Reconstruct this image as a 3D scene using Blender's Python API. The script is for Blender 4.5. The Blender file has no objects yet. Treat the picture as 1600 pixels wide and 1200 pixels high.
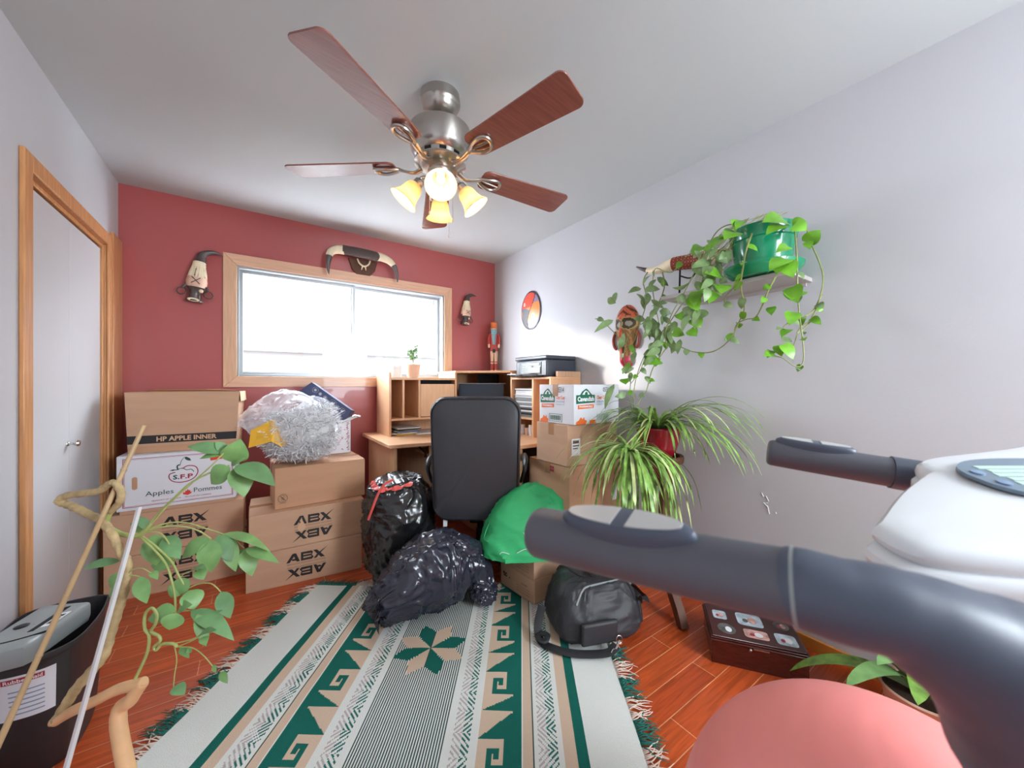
import bpy, bmesh, math, random
from mathutils import Vector, Matrix, noise
R = math.radians
SC = bpy.context.scene
COL = SC.collection
random.seed(7)

# ------------------------------------------------------------------ camera
cam_data = bpy.data.cameras.new('camera')
cam_data.sensor_width = 36.0
cam_data.lens = 584.0 / 1600.0 * 36.0
cam_data.clip_start = 0.02
cam_data.dof.use_dof = True
cam_data.dof.focus_distance = 2.4
cam_data.dof.aperture_fstop = 6.3
cam = bpy.data.objects.new('camera', cam_data)
cam.location = (0, 0, 1.18)
cam.rotation_euler = (R(90), 0, R(-34.6))
COL.objects.link(cam)
SC.camera = cam

# ------------------------------------------------------------------ light
SC.view_settings.view_transform = 'Standard'
SC.view_settings.look = 'None'
SC.view_settings.gamma = 1.0
SC.view_settings.exposure = 1.98
SC.view_settings.use_curve_mapping = False
W = bpy.data.worlds.new('sky'); SC.world = W; W.use_nodes = True
bg = W.node_tree.nodes['Background']
bg.inputs[0].default_value = (0.80, 0.90, 1.0, 1)
bg.inputs[1].default_value = 8.0

def add_light(name, kind, loc, rot, energy, color, **kw):
    l = bpy.data.lights.new(name, kind); l.energy = energy; l.color = color
    for k, v in kw.items(): setattr(l, k, v)
    o = bpy.data.objects.new(name, l); o.location = loc; o.rotation_euler = rot
    COL.objects.link(o); return o
sun = add_light('sun', 'SUN', (-3, 6, 4), (0, 0, 0), 0.95, (1.0, 0.92, 0.82), angle=R(4))
sun.rotation_euler = Vector((0.72, -0.665, -0.215)).to_track_quat('-Z', 'Y').to_euler()
# the window opening, marked as a portal for the sky light
win_light = add_light('window_portal', 'AREA', (0.69, 3.46, 1.62), (R(-90), 0, 0), 1, (1, 1, 1), shape='RECTANGLE', size=1.6, size_y=0.82)
win_light.data.cycles.is_portal = True
# added cool fill light behind the camera; the wall there has no opening
rear_fill = add_light('rear_fill_light', 'AREA', (1.35, -1.5, 1.55), (R(90), 0, R(24)), 34, (0.84, 0.93, 1.0),
                       shape='RECTANGLE', size=1.2, size_y=1.3)

# ------------------------------------------------------------------ materials
def s2l(c):
    return tuple(((x / 255.0) / 12.92 if x <= 10 else (((x / 255.0) + 0.055) / 1.055) ** 2.4) for x in c)
def mat(name, rgb, rough=0.6, metal=0.0, bump=0.0, bscale=60, var=0.0, vscale=4.0, stretch=(1, 1, 1), coat=0.0,
        emit=None, estr=0.0, spec=0.5, trans=0.0, attr=None, wrinkle=0.0, wscale=8.0):
    m = bpy.data.materials.new(name); m.use_nodes = True
    nt = m.node_tree; b = nt.nodes['Principled BSDF']
    col = s2l(rgb)
    b.inputs['Base Color'].default_value = (*col, 1)
    b.inputs['Roughness'].default_value = rough
    b.inputs['Metallic'].default_value = metal
    b.inputs['Specular IOR Level'].default_value = spec
    b.inputs['Coat Weight'].default_value = coat
    b.inputs['Transmission Weight'].default_value = trans
    if emit:
        b.inputs['Emission Color'].default_value = (*s2l(emit), 1); b.inputs['Emission Strength'].default_value = estr
    tc = nt.nodes.new('ShaderNodeTexCoord'); mp = nt.nodes.new('ShaderNodeMapping')
    mp.inputs['Scale'].default_value = stretch
    nt.links.new(tc.outputs['Object'], mp.inputs[0])
    if attr:
        a = nt.nodes.new('ShaderNodeAttribute'); a.attribute_name = attr
        nt.links.new(a.outputs['Color'], b.inputs['Base Color'])
    if var > 0:
        n = nt.nodes.new('ShaderNodeTexNoise'); n.inputs['Scale'].default_value = vscale; n.inputs['Detail'].default_value = 5
        nt.links.new(mp.outputs[0], n.inputs['Vector'])
        r = nt.nodes.new('ShaderNodeValToRGB')
        r.color_ramp.elements[0].position = 0.3; r.color_ramp.elements[1].position = 0.7
        r.color_ramp.elements[0].color = (*[x * (1 - var) for x in col], 1)
        r.color_ramp.elements[1].color = (*[min(1, x * (1 + var)) for x in col], 1)
        nt.links.new(n.outputs['Fac'], r.inputs[0]); nt.links.new(r.outputs[0], b.inputs['Base Color'])
    last = None
    if bump > 0:
        n2 = nt.nodes.new('ShaderNodeTexNoise'); n2.inputs['Scale'].default_value = bscale; n2.inputs['Detail'].default_value = 4
        nt.links.new(mp.outputs[0], n2.inputs['Vector'])
        bp = nt.nodes.new('ShaderNodeBump'); bp.inputs['Strength'].default_value = bump; bp.inputs['Distance'].default_value = 0.01
        nt.links.new(n2.outputs['Fac'], bp.inputs['Height']); nt.links.new(bp.outputs[0], b.inputs['Normal']); last = bp
    if wrinkle > 0:
        n3 = nt.nodes.new('ShaderNodeTexNoise'); n3.noise_type = 'RIDGED_MULTIFRACTAL' if hasattr(n3, 'noise_type') else None
        n3.inputs['Scale'].default_value = wscale; n3.inputs['Detail'].default_value = 4
        n3.inputs['Distortion'].default_value = 0.8
        nt.links.new(mp.outputs[0], n3.inputs['Vector'])
        bp2 = nt.nodes.new('ShaderNodeBump'); bp2.inputs['Strength'].default_value = wrinkle; bp2.inputs['Distance'].default_value = 0.02
        nt.links.new(n3.outputs['Fac'], bp2.inputs['Height'])
        if last: nt.links.new(last.outputs[0], bp2.inputs['Normal'])
        nt.links.new(bp2.outputs[0], b.inputs['Normal'])
    return m

M = {}
M['wall_grey'] = mat('grey wall paint', (192, 192, 196), 0.5, bump=0.05, bscale=90)
M['wall_red'] = mat('brick red wall paint', (176, 82, 80), 0.34, bump=0.10, bscale=7, stretch=(1, 1, 3), spec=0.7, coat=0.25)
M['ceiling'] = mat('ceiling paint', (190, 195, 196), 0.45, bump=0.03, bscale=40)
M['outer'] = mat('outer wall', (220, 220, 215), 0.8)
M['trim'] = mat('clear finished fir trim', (216, 172, 138), 0.4, var=0.12, vscale=5, stretch=(14, 14, 1.2), coat=0.2)
M['trim_h'] = mat('clear finished fir casing', (222, 176, 146), 0.4, var=0.10, vscale=5, stretch=(1.2, 14, 14), coat=0.2)
M['trim_dark'] = mat('orange oak trim', (204, 144, 92), 0.4, var=0.18, vscale=5, stretch=(14, 14, 1.2), coat=0.2)
M['door'] = mat('grey painted door', (198, 198, 200), 0.42, bump=0.03, bscale=20)
M['gap'] = mat('dark gap', (25, 22, 22), 0.9)
M['alu'] = mat('white aluminium window frame', (168, 172, 174), 0.35, metal=0.4)
M['chrome'] = mat('chrome', (215, 212, 208), 0.18, metal=1.0)
M['nickel'] = mat('brushed nickel', (190, 184, 176), 0.28, metal=1.0, bump=0.05, bscale=30, stretch=(1, 1, 12))
M['blackplastic'] = mat('black plastic', (28, 28, 30), 0.42)
M['carton'] = mat('brown corrugated cardboard', (198, 158, 128), 0.75, var=0.06, vscale=3, bump=0.04, bscale=20, stretch=(1, 1, 6))
M['carton2'] = mat('tan corrugated cardboard', (194, 148, 114), 0.72, var=0.06, vscale=3, bump=0.04, bscale=20, stretch=(1, 1, 6))
M['carton_in'] = mat('cardboard edge', (212, 172, 138), 0.8)
M['carton_white'] = mat('white coated cardboard', (224, 224, 230), 0.5)
M['ink'] = mat('black printing ink', (38, 34, 34), 0.6)
M['ink_brown'] = mat('faded printing ink', (104, 78, 62), 0.7)
M['ink_red'] = mat('red printing ink', (168, 44, 62), 0.6)
M['ink_green'] = mat('green printing ink', (24, 104, 76), 0.6)
M['ink_orange'] = mat('orange printing ink', (240, 112, 40), 0.6)
M['ink_blue'] = mat('pale blue ink', (128, 150, 178), 0.6)
M['white'] = mat('white paper', (235, 235, 236), 0.7)
M['tape'] = mat('clear brown packing tape', (176, 130, 94), 0.25)
M['desk'] = mat('maple laminate', (228, 178, 136), 0.4, var=0.07, vscale=4, stretch=(2, 12, 2))
M['desk_v'] = mat('maple laminate upright', (226, 176, 134), 0.4, var=0.07, vscale=4, stretch=(12, 12, 1.5))
M['leather'] = mat('black leather', (54, 54, 58), 0.36, bump=0.12, bscale=220, spec=0.5)
M['bag_black'] = mat('black polythene', (28, 28, 30), 0.22, spec=0.8, wrinkle=0.6, wscale=9)
M['bag_navy'] = mat('navy polythene', (40, 42, 56), 0.24, spec=0.8, wrinkle=0.6, wscale=11)
M['tie_red'] = mat('red drawstring tape', (224, 92, 84), 0.4)
M['tote'] = mat('green woven tote cloth', (52, 176, 108), 0.5, wrinkle=0.25, wscale=8)
M['nylon'] = mat('black nylon', (48, 48, 52), 0.5, bump=0.15, bscale=300, wrinkle=0.12, wscale=6)
M['strap'] = mat('black webbing', (34, 34, 37), 0.6, bump=0.2, bscale=400)
M['grip'] = mat('charcoal foam grip', (92, 92, 100), 0.42)
M['grip2'] = mat('charcoal plastic sleeve', (80, 87, 102), 0.38)
M['console'] = mat('white console plastic', (232, 234, 236), 0.3, coat=0.3)
M['display'] = mat('grey display panel', (112, 130, 146), 0.3)
M['ball'] = mat('coral rubber', (246, 146, 140), 0.45)
M['mahogany'] = mat('dark mahogany', (68, 24, 18), 0.2, coat=0.5, var=0.2, vscale=6, stretch=(3, 3, 14))
M['walnut'] = mat('walnut', (92, 54, 32), 0.6, var=0.2, vscale=6, stretch=(8, 8, 1))
M['leaf'] = mat('green leaf', (122, 164, 98), 0.42, var=0.22, vscale=22)
M['leaf_dull'] = mat('dull green leaf', (108, 150, 98), 0.5, var=0.25, vscale=18)
M['pothos'] = mat('pothos leaf', (110, 168, 44), 0.32, var=0.3, vscale=14)
M['pothos2'] = mat('dusty pothos leaf', (124, 152, 98), 0.45, var=0.3, vscale=20)
M['vine'] = mat('vine stem', (138, 146, 86), 0.5, var=0.3, vscale=20)
M['bark'] = mat('knobbly bark', (186, 162, 118), 0.7, var=0.25, vscale=40, bump=0.4, bscale=90)
M['peeled'] = mat('smooth peach bark', (226, 178, 130), 0.55, var=0.12, vscale=12)
M['greenstem'] = mat('green stem', (166, 176, 104), 0.5, var=0.2, vscale=25)
M['spider'] = mat('striped grass leaf', (128, 168, 76), 0.4, var=0.4, vscale=30)
M['spider_pale'] = mat('pale grass leaf', (184, 198, 132), 0.4, var=0.2, vscale=30)
M['bamboo'] = mat('bamboo stake', (190, 160, 118), 0.45, var=0.15, vscale=20, stretch=(1, 1, .3))
M['stake'] = mat('white plastic stake', (216, 214, 214), 0.4)
M['potred'] = mat('red glazed pot', (150, 22, 40), 0.15, coat=0.5)
M['potgreen'] = mat('green translucent plastic', (22, 134, 92), 0.2, coat=0.3)
M['soil'] = mat('potting soil', (62, 44, 32), 0.95, bump=0.6, bscale=80)
M['bone'] = mat('cream horn', (232, 216, 184), 0.35, var=0.1, vscale=16)
M['horn'] = mat('dark horn', (84, 74, 72), 0.3, var=0.3, vscale=16)
M['hide'] = mat('dark fur hide', (82, 70, 66), 0.9, bump=0.5, bscale=120)
M['leather_red'] = mat('red brown tooled leather', (138, 52, 34), 0.4, var=0.1, vscale=20)
M['binplastic'] = mat('dark brown black bin plastic', (48, 44, 46), 0.5)
M['shred_grey'] = mat('grey shredder plastic', (146, 152, 152), 0.4)
M['printer'] = mat('slate printer plastic', (74, 80, 92), 0.35)
M['glossblack'] = mat('gloss black', (22, 23, 27), 0.12)
M['monitor'] = mat('dark slate screen', (58, 68, 82), 0.3)
M['terracotta'] = mat('pale terracotta', (222, 184, 160), 0.7)
M['yellow'] = mat('yellow envelope', (246, 190, 52), 0.5)
M['navy_print'] = mat('navy gift paper', (58, 66, 98), 0.5)
M['floorgold'] = mat('golden oak baseboard', (204, 134, 58), 0.4, var=0.15, vscale=5, stretch=(1, 1.5, 10))
M['shelf'] = mat('grey painted shelf', (176, 170, 168), 0.5)

def glass_mat():
    m = bpy.data.materials.new('window glass'); m.use_nodes = True; nt = m.node_tree; nt.nodes.clear()
    o = nt.nodes.new('ShaderNodeOutputMaterial'); t = nt.nodes.new('ShaderNodeBsdfTransparent'); gl = nt.nodes.new('ShaderNodeBsdfGlossy')
    gl.inputs['Roughness'].default_value = 0.02; mx = nt.nodes.new('ShaderNodeMixShader'); mx.inputs[0].default_value = 0.06
    nt.links.new(t.outputs[0], mx.inputs[1]); nt.links.new(gl.outputs[0], mx.inputs[2]); nt.links.new(mx.outputs[0], o.inputs[0]); return m
M['glass'] = glass_mat()
def film_mat(name, rgb, fac, rough=0.2):
    m = bpy.data.materials.new(name); m.use_nodes = True; nt = m.node_tree; b = nt.nodes['Principled BSDF']
    b.inputs['Base Color'].default_value = (*s2l(rgb), 1); b.inputs['Roughness'].default_value = rough
    b.inputs['Alpha'].default_value = fac
    n = nt.nodes.new('ShaderNodeTexNoise'); n.inputs['Scale'].default_value = 9; n.inputs['Detail'].default_value = 4; n.inputs['Distortion'].default_value = 1
    bp = nt.nodes.new('ShaderNodeBump'); bp.inputs['Strength'].default_value = 0.6; bp.inputs['Distance'].default_value = 0.02
    tc = nt.nodes.new('ShaderNodeTexCoord'); nt.links.new(tc.outputs['Object'], n.inputs['Vector'])
    nt.links.new(n.outputs['Fac'], bp.inputs['Height']); nt.links.new(bp.outputs[0], b.inputs['Normal']); return m
M['film'] = film_mat('thin clear polythene', (245, 245, 250), 0.2)
M['film_white'] = film_mat('milky polythene', (245, 245, 250), 0.62)
def frosted():
    m = bpy.data.materials.new('frosted amber glass'); m.use_nodes = True; nt = m.node_tree; nt.nodes.clear()
    o = nt.nodes.new('ShaderNodeOutputMaterial'); d = nt.nodes.new('ShaderNodeBsdfDiffuse'); t = nt.nodes.new('ShaderNodeBsdfTranslucent')
    d.inputs[0].default_value = (0.62, 0.50, 0.38, 1); t.inputs[0].default_value = (0.8, 0.62, 0.40, 1)
    mx = nt.nodes.new('ShaderNodeMixShader'); mx.inputs[0].default_value = 0.55
    g2 = nt.nodes.new('ShaderNodeBsdfGlossy'); g2.inputs['Roughness'].default_value = 0.25; mx2 = nt.nodes.new('ShaderNodeMixShader'); mx2.inputs[0].default_value = 0.06
    nt.links.new(d.outputs[0], mx.inputs[1]); nt.links.new(t.outputs[0], mx.inputs[2]); nt.links.new(mx.outputs[0], mx2.inputs[1])
    nt.links.new(g2.outputs[0], mx2.inputs[2]); nt.links.new(mx2.outputs[0], o.inputs[0]); return m
M['shade'] = frosted()
M['bulb'] = mat('lit bulb', (255, 226, 170), 0.5, emit=(255, 214, 150), estr=2.2)

def floor_mat():
    m = bpy.data.materials.new('red laminate planks'); m.use_nodes = True; nt = m.node_tree; b = nt.nodes['Principled BSDF']
    tc = nt.nodes.new('ShaderNodeTexCoord'); mp = nt.nodes.new('ShaderNodeMapping'); mp.inputs['Location'].default_value = (0.19, -0.07, 0)
    nt.links.new(tc.outputs['Object'], mp.inputs[0])
    br = nt.nodes.new('ShaderNodeTexBrick'); br.offset = 0.37; br.offset_frequency = 2; br.squash = 1
    br.inputs['Scale'].default_value = 1.0; br.inputs['Brick Width'].default_value = 0.86; br.inputs['Row Height'].default_value = 0.1
    br.inputs['Mortar Size'].default_value = 0.0016; br.inputs['Mortar Smooth'].default_value = 0.1; br.inputs['Bias'].default_value = -0.1
    br.inputs['Color1'].default_value = (*s2l((198, 88, 42)), 1); br.inputs['Color2'].default_value = (*s2l((176, 72, 34)), 1)
    br.inputs['Mortar'].default_value = (*s2l((226, 160, 116)), 1)
    nt.links.new(mp.outputs[0], br.inputs['Vector'])
    mp2 = nt.nodes.new('ShaderNodeMapping'); mp2.inputs['Scale'].default_value = (1.6, 22, 1); nt.links.new(tc.outputs['Object'], mp2.inputs[0])
    n = nt.nodes.new('ShaderNodeTexNoise'); n.inputs['Scale'].default_value = 2.4; n.inputs['Detail'].default_value = 7; n.inputs['Distortion'].default_value = 1.2
    nt.links.new(mp2.outputs[0], n.inputs['Vector'])
    rp = nt.nodes.new('ShaderNodeValToRGB'); rp.color_ramp.elements[0].position = 0.32; rp.color_ramp.elements[1].position = 0.68
    rp.color_ramp.elements[0].color = (0.62, 0.58, 0.55, 1); rp.color_ramp.elements[1].color = (1.25, 1.2, 1.15, 1)
    nt.links.new(n.outputs['Fac'], rp.inputs[0])
    mx = nt.nodes.new('ShaderNodeMix'); mx.data_type = 'RGBA'; mx.blend_type = 'MULTIPLY'; mx.inputs[0].default_value = 0.8
    nt.links.new(br.outputs['Color'], mx.inputs[6]); nt.links.new(rp.outputs[0], mx.inputs[7]); nt.links.new(mx.outputs[2], b.inputs['Base Color'])
    b.inputs['Roughness'].default_value = 0.3; b.inputs['Coat Weight'].default_value = 0.2
    return m
M['floor'] = floor_mat()
def blade_mat():
    m = mat('reddish brown blade veneer', (132, 74, 64), 0.26, var=0.16, vscale=7, stretch=(1, 14, 1), coat=0.7, spec=0.7)
    m.node_tree.nodes['Principled BSDF'].inputs['Coat Roughness'].default_value = 0.2
    return m
M['blade'] = blade_mat()

# ------------------------------------------------------------------ mesh tools
ID = Matrix.Identity(4)
def T(x, y, z): return Matrix.Translation((x, y, z))
def RZ(a): return Matrix.Rotation(a, 4, 'Z')
def RX(a): return Matrix.Rotation(a, 4, 'X')
def RY(a): return Matrix.Rotation(a, 4, 'Y')
FRONT = RX(R(90))                      # x right, y up, facing -Y
def world_of(o):
    m = ID
    while o is not None:
        m = (Matrix.Translation(o.location) @ o.rotation_euler.to_matrix().to_4x4()) @ m
        o = o.parent
    return m

class MB:
    def __init__(s): s.v = []; s.f = []; s.mi = []; s.sm = []
    def add(s, vs, fs, Mx=None, mi=0, smooth=True):
        b = len(s.v)
        s.v += [(Mx @ Vector(v)) if Mx is not None else Vector(v) for v in vs]
        for f in fs:
            s.f.append([b + i for i in f]); s.mi.append(mi); s.sm.append(smooth)
        return s
    def box(s, x0, y0, z0, x1, y1, z1, Mx=None, mi=0):
        v = [(x0, y0, z0), (x1, y0, z0), (x1, y1, z0), (x0, y1, z0), (x0, y0, z1), (x1, y0, z1), (x1, y1, z1), (x0, y1, z1)]
        return s.add(v, [(0, 3, 2, 1), (4, 5, 6, 7), (0, 1, 5, 4), (1, 2, 6, 5), (2, 3, 7, 6), (3, 0, 4, 7)], Mx, mi, False)
    def prism(s, poly, z0, z1, Mx=None, mi=0):
        n = len(poly)
        a = sum(poly[i][0] * poly[(i + 1) % n][1] - poly[(i + 1) % n][0] * poly[i][1] for i in range(n))
        if a < 0: poly = list(reversed(poly))
        v = [(x, y, z0) for x, y in poly] + [(x, y, z1) for x, y in poly]
        fs = [tuple(reversed(range(n))), tuple(range(n, 2 * n))] + [(i, (i + 1) % n, n + (i + 1) % n, n + i) for i in range(n)]
        return s.add(v, fs, Mx, mi, False)
    def loft(s, rings, Mx=None, mi=0, caps=True, closed=True, smooth=True):
        n = len(rings[0]); v = [p for r in rings for p in r]; fs = []
        for k in range(len(rings) - 1):
            for i in range(n if closed else n - 1):
                j = (i + 1) % n; fs.append((k * n + i, k * n + j, (k + 1) * n + j, (k + 1) * n + i))
        if caps and closed: fs += [tuple(reversed(range(n))), tuple(range((len(rings) - 1) * n, len(rings) * n))]
        return s.add(v, fs, Mx, mi, smooth)
    def lathe(s, prof, Mx=None, mi=0, n=32, caps=False):
        return s.loft([[(r * math.cos(2 * math.pi * i / n), r * math.sin(2 * math.pi * i / n), z) for i in range(n)] for r, z in prof], Mx, mi, caps)
    def tube(s, pts, r, n=8, Mx=None, mi=0, flat=1.0, up=None, caps=True):
        pts = [Vector(p) for p in pts]; k = len(pts)
        rr = [r] * k if isinstance(r, (int, float)) else list(r)
        rings = []; prev = None
        for i, p in enumerate(pts):
            t = (pts[min(i + 1, k - 1)] - pts[max(i - 1, 0)])
            t = t.normalized() if t.length > 1e-9 else Vector((0, 0, 1))
            if prev is None:
                a = Vector(up) if up else (Vector((0, 0, 1)) if abs(t.z) < 0.9 else Vector((1, 0, 0)))
            else: a = prev
            a = (a - t * a.dot(t))
            a = a.normalized() if a.length > 1e-6 else t.orthogonal().normalized()
            b = t.cross(a); prev = a
            rings.append([p + a * (math.cos(2 * math.pi * j / n) * rr[i] * flat) + b * (math.sin(2 * math.pi * j / n) * rr[i]) for j in range(n)])
        return s.loft(rings, Mx, mi, caps)
    def ribbon(s, pts, w, nrm, th=0.001, Mx=None, mi=0, fold=0.0):
        # strip with thickness; w list of half widths, nrm normal vector(s)
        pts = [Vector(p) for p in pts]; k = len(pts)
        ww = [w] * k if isinstance(w, (int, float)) else w
        rings = []
        for i, p in enumerate(pts):
            t = (pts[min(i + 1, k - 1)] - pts[max(i - 1, 0)]).normalized()
            nn = Vector(nrm[i]) if isinstance(nrm, list) else Vector(nrm)
            sd = t.cross(nn); sd = sd.normalized() if sd.length > 1e-6 else t.orthogonal().normalized()
            n2 = sd.cross(t).normalized(); h = max(ww[i], 1e-4)
            rings.append([p - sd * h + n2 * (fold * h), p - n2 * th * .5, p + sd * h + n2 * (fold * h), p + n2 * th])
        s.loft([[r[0], r[3], r[2]] for r in rings], Mx, mi, False, closed=False)
        return s.loft([[r[2], r[1], r[0]] for r in rings], Mx, mi, False, closed=False)
    def grid(s, fn, nu, nv, Mx=None, mi=0, wrapu=False, smooth=True):
        v = [fn(i / (nu if wrapu else nu - 1), j / (nv - 1)) for j in range(nv) for i in range(nu)]
        fs = [(j * nu + i, j * nu + (i + 1) % nu, (j + 1) * nu + (i + 1) % nu, (j + 1) * nu + i) for j in range(nv - 1) for i in range(nu if wrapu else nu - 1)]
        return s.add(v, fs, Mx, mi, smooth)
    def sphere(s, c, r, nu=20, nv=12, Mx=None, mi=0):
        r = (r, r, r) if isinstance(r, (int, float)) else r
        return s.grid(lambda u, v: (c[0] + r[0] * math.sin(math.pi * v) * math.cos(2 * math.pi * u), c[1] + r[1] * math.sin(math.pi * v) * math.sin(2 * math.pi * u), c[2] - r[2] * math.cos(math.pi * v)), nu, nv, Mx, mi, True)
    def torus(s, c, R0, r, Mx=None, mi=0, n=24, m=8):
        return s.grid(lambda u, v: (c[0] + (R0 + r * math.cos(2 * math.pi * v)) * math.cos(2 * math.pi * u), c[1] + (R0 + r * math.cos(2 * math.pi * v)) * math.sin(2 * math.pi * u), c[2] + r * math.sin(2 * math.pi * v)), n, m + 1, Mx, mi, True)
    def disc(s, c, rx, ry, Mx=None, mi=0, n=20, z=0.0):
        return s.prism([(c[0] + rx * math.cos(2 * math.pi * i / n), c[1] + ry * math.sin(2 * math.pi * i / n)) for i in range(n)], z, z + 0.0006, Mx, mi)
    def build(s, name, mats, parent=None, world=False, bevel=0.0, loc=None, rotz=0.0, seg=2, sharp=38):
        if not isinstance(mats, (list, tuple)): mats = [mats]
        me = bpy.data.meshes.new(name)
        vs = s.v
        if world and parent is not None:
            inv = world_of(parent).inverted(); vs = [inv @ v for v in vs]
        elif world and loc is not None:
            inv = (T(*loc) @ RZ(rotz)).inverted(); vs = [inv @ v for v in vs]
        me.from_pydata([tuple(v) for v in vs], [], s.f); me.update()
        for m in mats: me.materials.append(M[m] if isinstance(m, str) else m)
        me.polygons.foreach_set('material_index', s.mi)
        me.polygons.foreach_set('use_smooth', s.sm)
        if sharp and len(me.vertices) < 9000: me.set_sharp_from_angle(angle=R(sharp))
        o = bpy.data.objects.new(name, me); COL.objects.link(o)
        if parent is not None: o.parent = parent
        if loc is not None: o.location = loc; o.rotation_euler = (0, 0, rotz)
        if bevel > 0:
            b = o.modifiers.new('bevel', 'BEVEL'); b.width = bevel; b.segments = seg; b.limit_method = 'ANGLE'; b.angle_limit = R(40)
        return o

def thing(name, label, cat, loc=(0, 0, 0), rotz=0.0, group=None, rot=None):
    o = bpy.data.objects.new(name, None); COL.objects.link(o); o.empty_display_size = 0.05
    o.location = loc; o.rotation_euler = rot if rot else (0, 0, rotz)
    return tag(o, label, cat, group)
def tag(o, label, cat, group=None, kind=None):
    o['label'] = label; o['category'] = cat
    if group: o['group'] = group
    if kind: o['kind'] = kind
    return o
def struct(o, label=None):
    o['kind'] = 'structure'
    if label: o['label'] = label
    return o

_tc = {}
def text_faces(txt, bold=0.0):
    key = (txt, bold)
    if key in _tc: return _tc[key]
    cu = bpy.data.curves.new('t', 'FONT'); cu.body = txt; cu.size = 1.0; cu.offset = bold; cu.resolution_u = 2
    ob = bpy.data.objects.new('t', cu); COL.objects.link(ob)
    bpy.context.view_layer.update()
    dg = bpy.context.evaluated_depsgraph_get()
    me = bpy.data.meshes.new_from_object(ob.evaluated_get(dg))
    v = [tuple(x.co) for x in me.vertices]; f = [tuple(p.vertices) for p in me.polygons]
    bpy.data.objects.remove(ob); bpy.data.curves.remove(cu); bpy.data.meshes.remove(me)
    _tc[key] = (v, f); return v, f
def lettering(mb, txt, Mx, x, y, width, height, mi=0, bold=0.02, flip=False, lift=0.0008):
    v, f = text_faces(txt, bold)
    x0 = min(p[0] for p in v); x1 = max(p[0] for p in v); y0 = min(p[1] for p in v); y1 = max(p[1] for p in v)
    sx = width / (x1 - x0); sy = height / (y1 - y0)
    if flip: vs = [(x + width - (p[0] - x0) * sx, y + height - (p[1] - y0) * sy, lift) for p in v]
    else: vs = [(x + (p[0] - x0) * sx, y + (p[1] - y0) * sy, lift) for p in v]
    mb.add(vs, f, Mx, mi, False)
def smoothpath(pts, n=6):
    P = [Vector(p) for p in pts]; out = []
    for i in range(len(P) - 1):
        p0 = P[max(i - 1, 0)]; p1 = P[i]; p2 = P[i + 1]; p3 = P[min(i + 2, len(P) - 1)]
        for k in range(n):
            t = k / n
            out.append(0.5 * ((2 * p1) + (p2 - p0) * t + (2 * p0 - 5 * p1 + 4 * p2 - p3) * t * t + (3 * p1 - p0 - 3 * p2 + p3) * t ** 3))
    out.append(P[-1]); return out
def interp(vals, m):
    out = []
    for i in range(m):
        t = i / (m - 1) * (len(vals) - 1); a = int(min(t, len(vals) - 2)); out.append(vals[a] + (vals[a + 1] - vals[a]) * (t - a))
    return out

CAM = Vector((0, 0, 1.18))
def leaf(mb, base, tip, w, mi=0, n=7, droop=0.15, heart=False, nrm=None, fold=0.12, jit=0.35):
    base = Vector(base); tip = Vector(tip); L = (tip - base).length
    if nrm is None:
        nrm = (CAM - base).normalized() * 0.75 + Vector((0, 0, 0.45)) + Vector((random.uniform(-jit, jit), random.uniform(-jit, jit), random.uniform(-jit, jit)))
    nrm = Vector(nrm).normalized()
    t0 = (tip - base).normalized(); nrm = (nrm - t0 * nrm.dot(t0)).normalized(); pts = []; ws = []
    for i in range(n + 1):
        t = i / n
        pts.append(base.lerp(tip, t) + nrm * (droop * L * math.sin(math.pi * t)))
        if heart: ws.append(w * (max(0.0, math.sin(math.pi * min(1, t * 1.05 + 0.12) ** 0.72)) ** 0.75 + (0.02 if i < n else 0)))
        else: ws.append(w * 1.12 * (math.sin(math.pi * t ** 0.85) ** 0.85 * (1 - .25 * t * t) + 0.02))
    mb.ribbon(pts, ws, nrm, 0.0008, None, mi, fold)

# ================================================================== the room
XL, XR, YB, YF, HC = -0.69, 2.043, 3.275, -1.6, 2.42
WX0, WX1, WZ0, WZ1 = -0.10, 1.475, 1.235, 2.015         # window opening
struct(MB().box(XL - 0.15, YF - 0.15, -0.06, XR + 0.15, YB + 0.15, 0).build('floor', 'floor'))
struct(MB().box(XL - 0.15, YF - 0.15, HC, XR + 0.15, YB + 0.15, HC + 0.1).build('ceiling', 'ceiling'))
struct(MB().box(XR, YF - 0.15, 0, XR + 0.12, YB + 0.15, HC).build('wall_right', 'wall_grey'))
m = MB(); y0, y1 = YB, YB + 0.15
m.box(XL, y0, 0, WX0, y1, HC); m.box(WX1, y0, 0, XR, y1, HC); m.box(WX0, y0, 0, WX1, y1, WZ0); m.box(WX0, y0, WZ1, WX1, y1, HC)
struct(m.build('wall_back', 'wall_red'))
DY0, DY1, DZ = 2.152, 3.03, 1.965                        # closet door opening
m = MB(); m.box(XL - 0.12, YF - 0.15, 0, XL, DY0 - 0.012, HC); m.box(XL - 0.12, DY1 + 0.012, 0, XL, YB + 0.15, HC); m.box(XL - 0.12, DY0 - 0.012, DZ + 0.012, XL, DY1 + 0.012, HC)
m.box(XL - 0.15, DY0 - 0.05, 0, XL - 0.12, DY1 + 0.05, DZ + 0.1)
struct(m.build('wall_left', 'wall_grey'))
m = MB(); m.box(XL, YF - 0.12, 0, XR, YF, HC)
struct(m.build('wall_front', 'wall_grey'))
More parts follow.
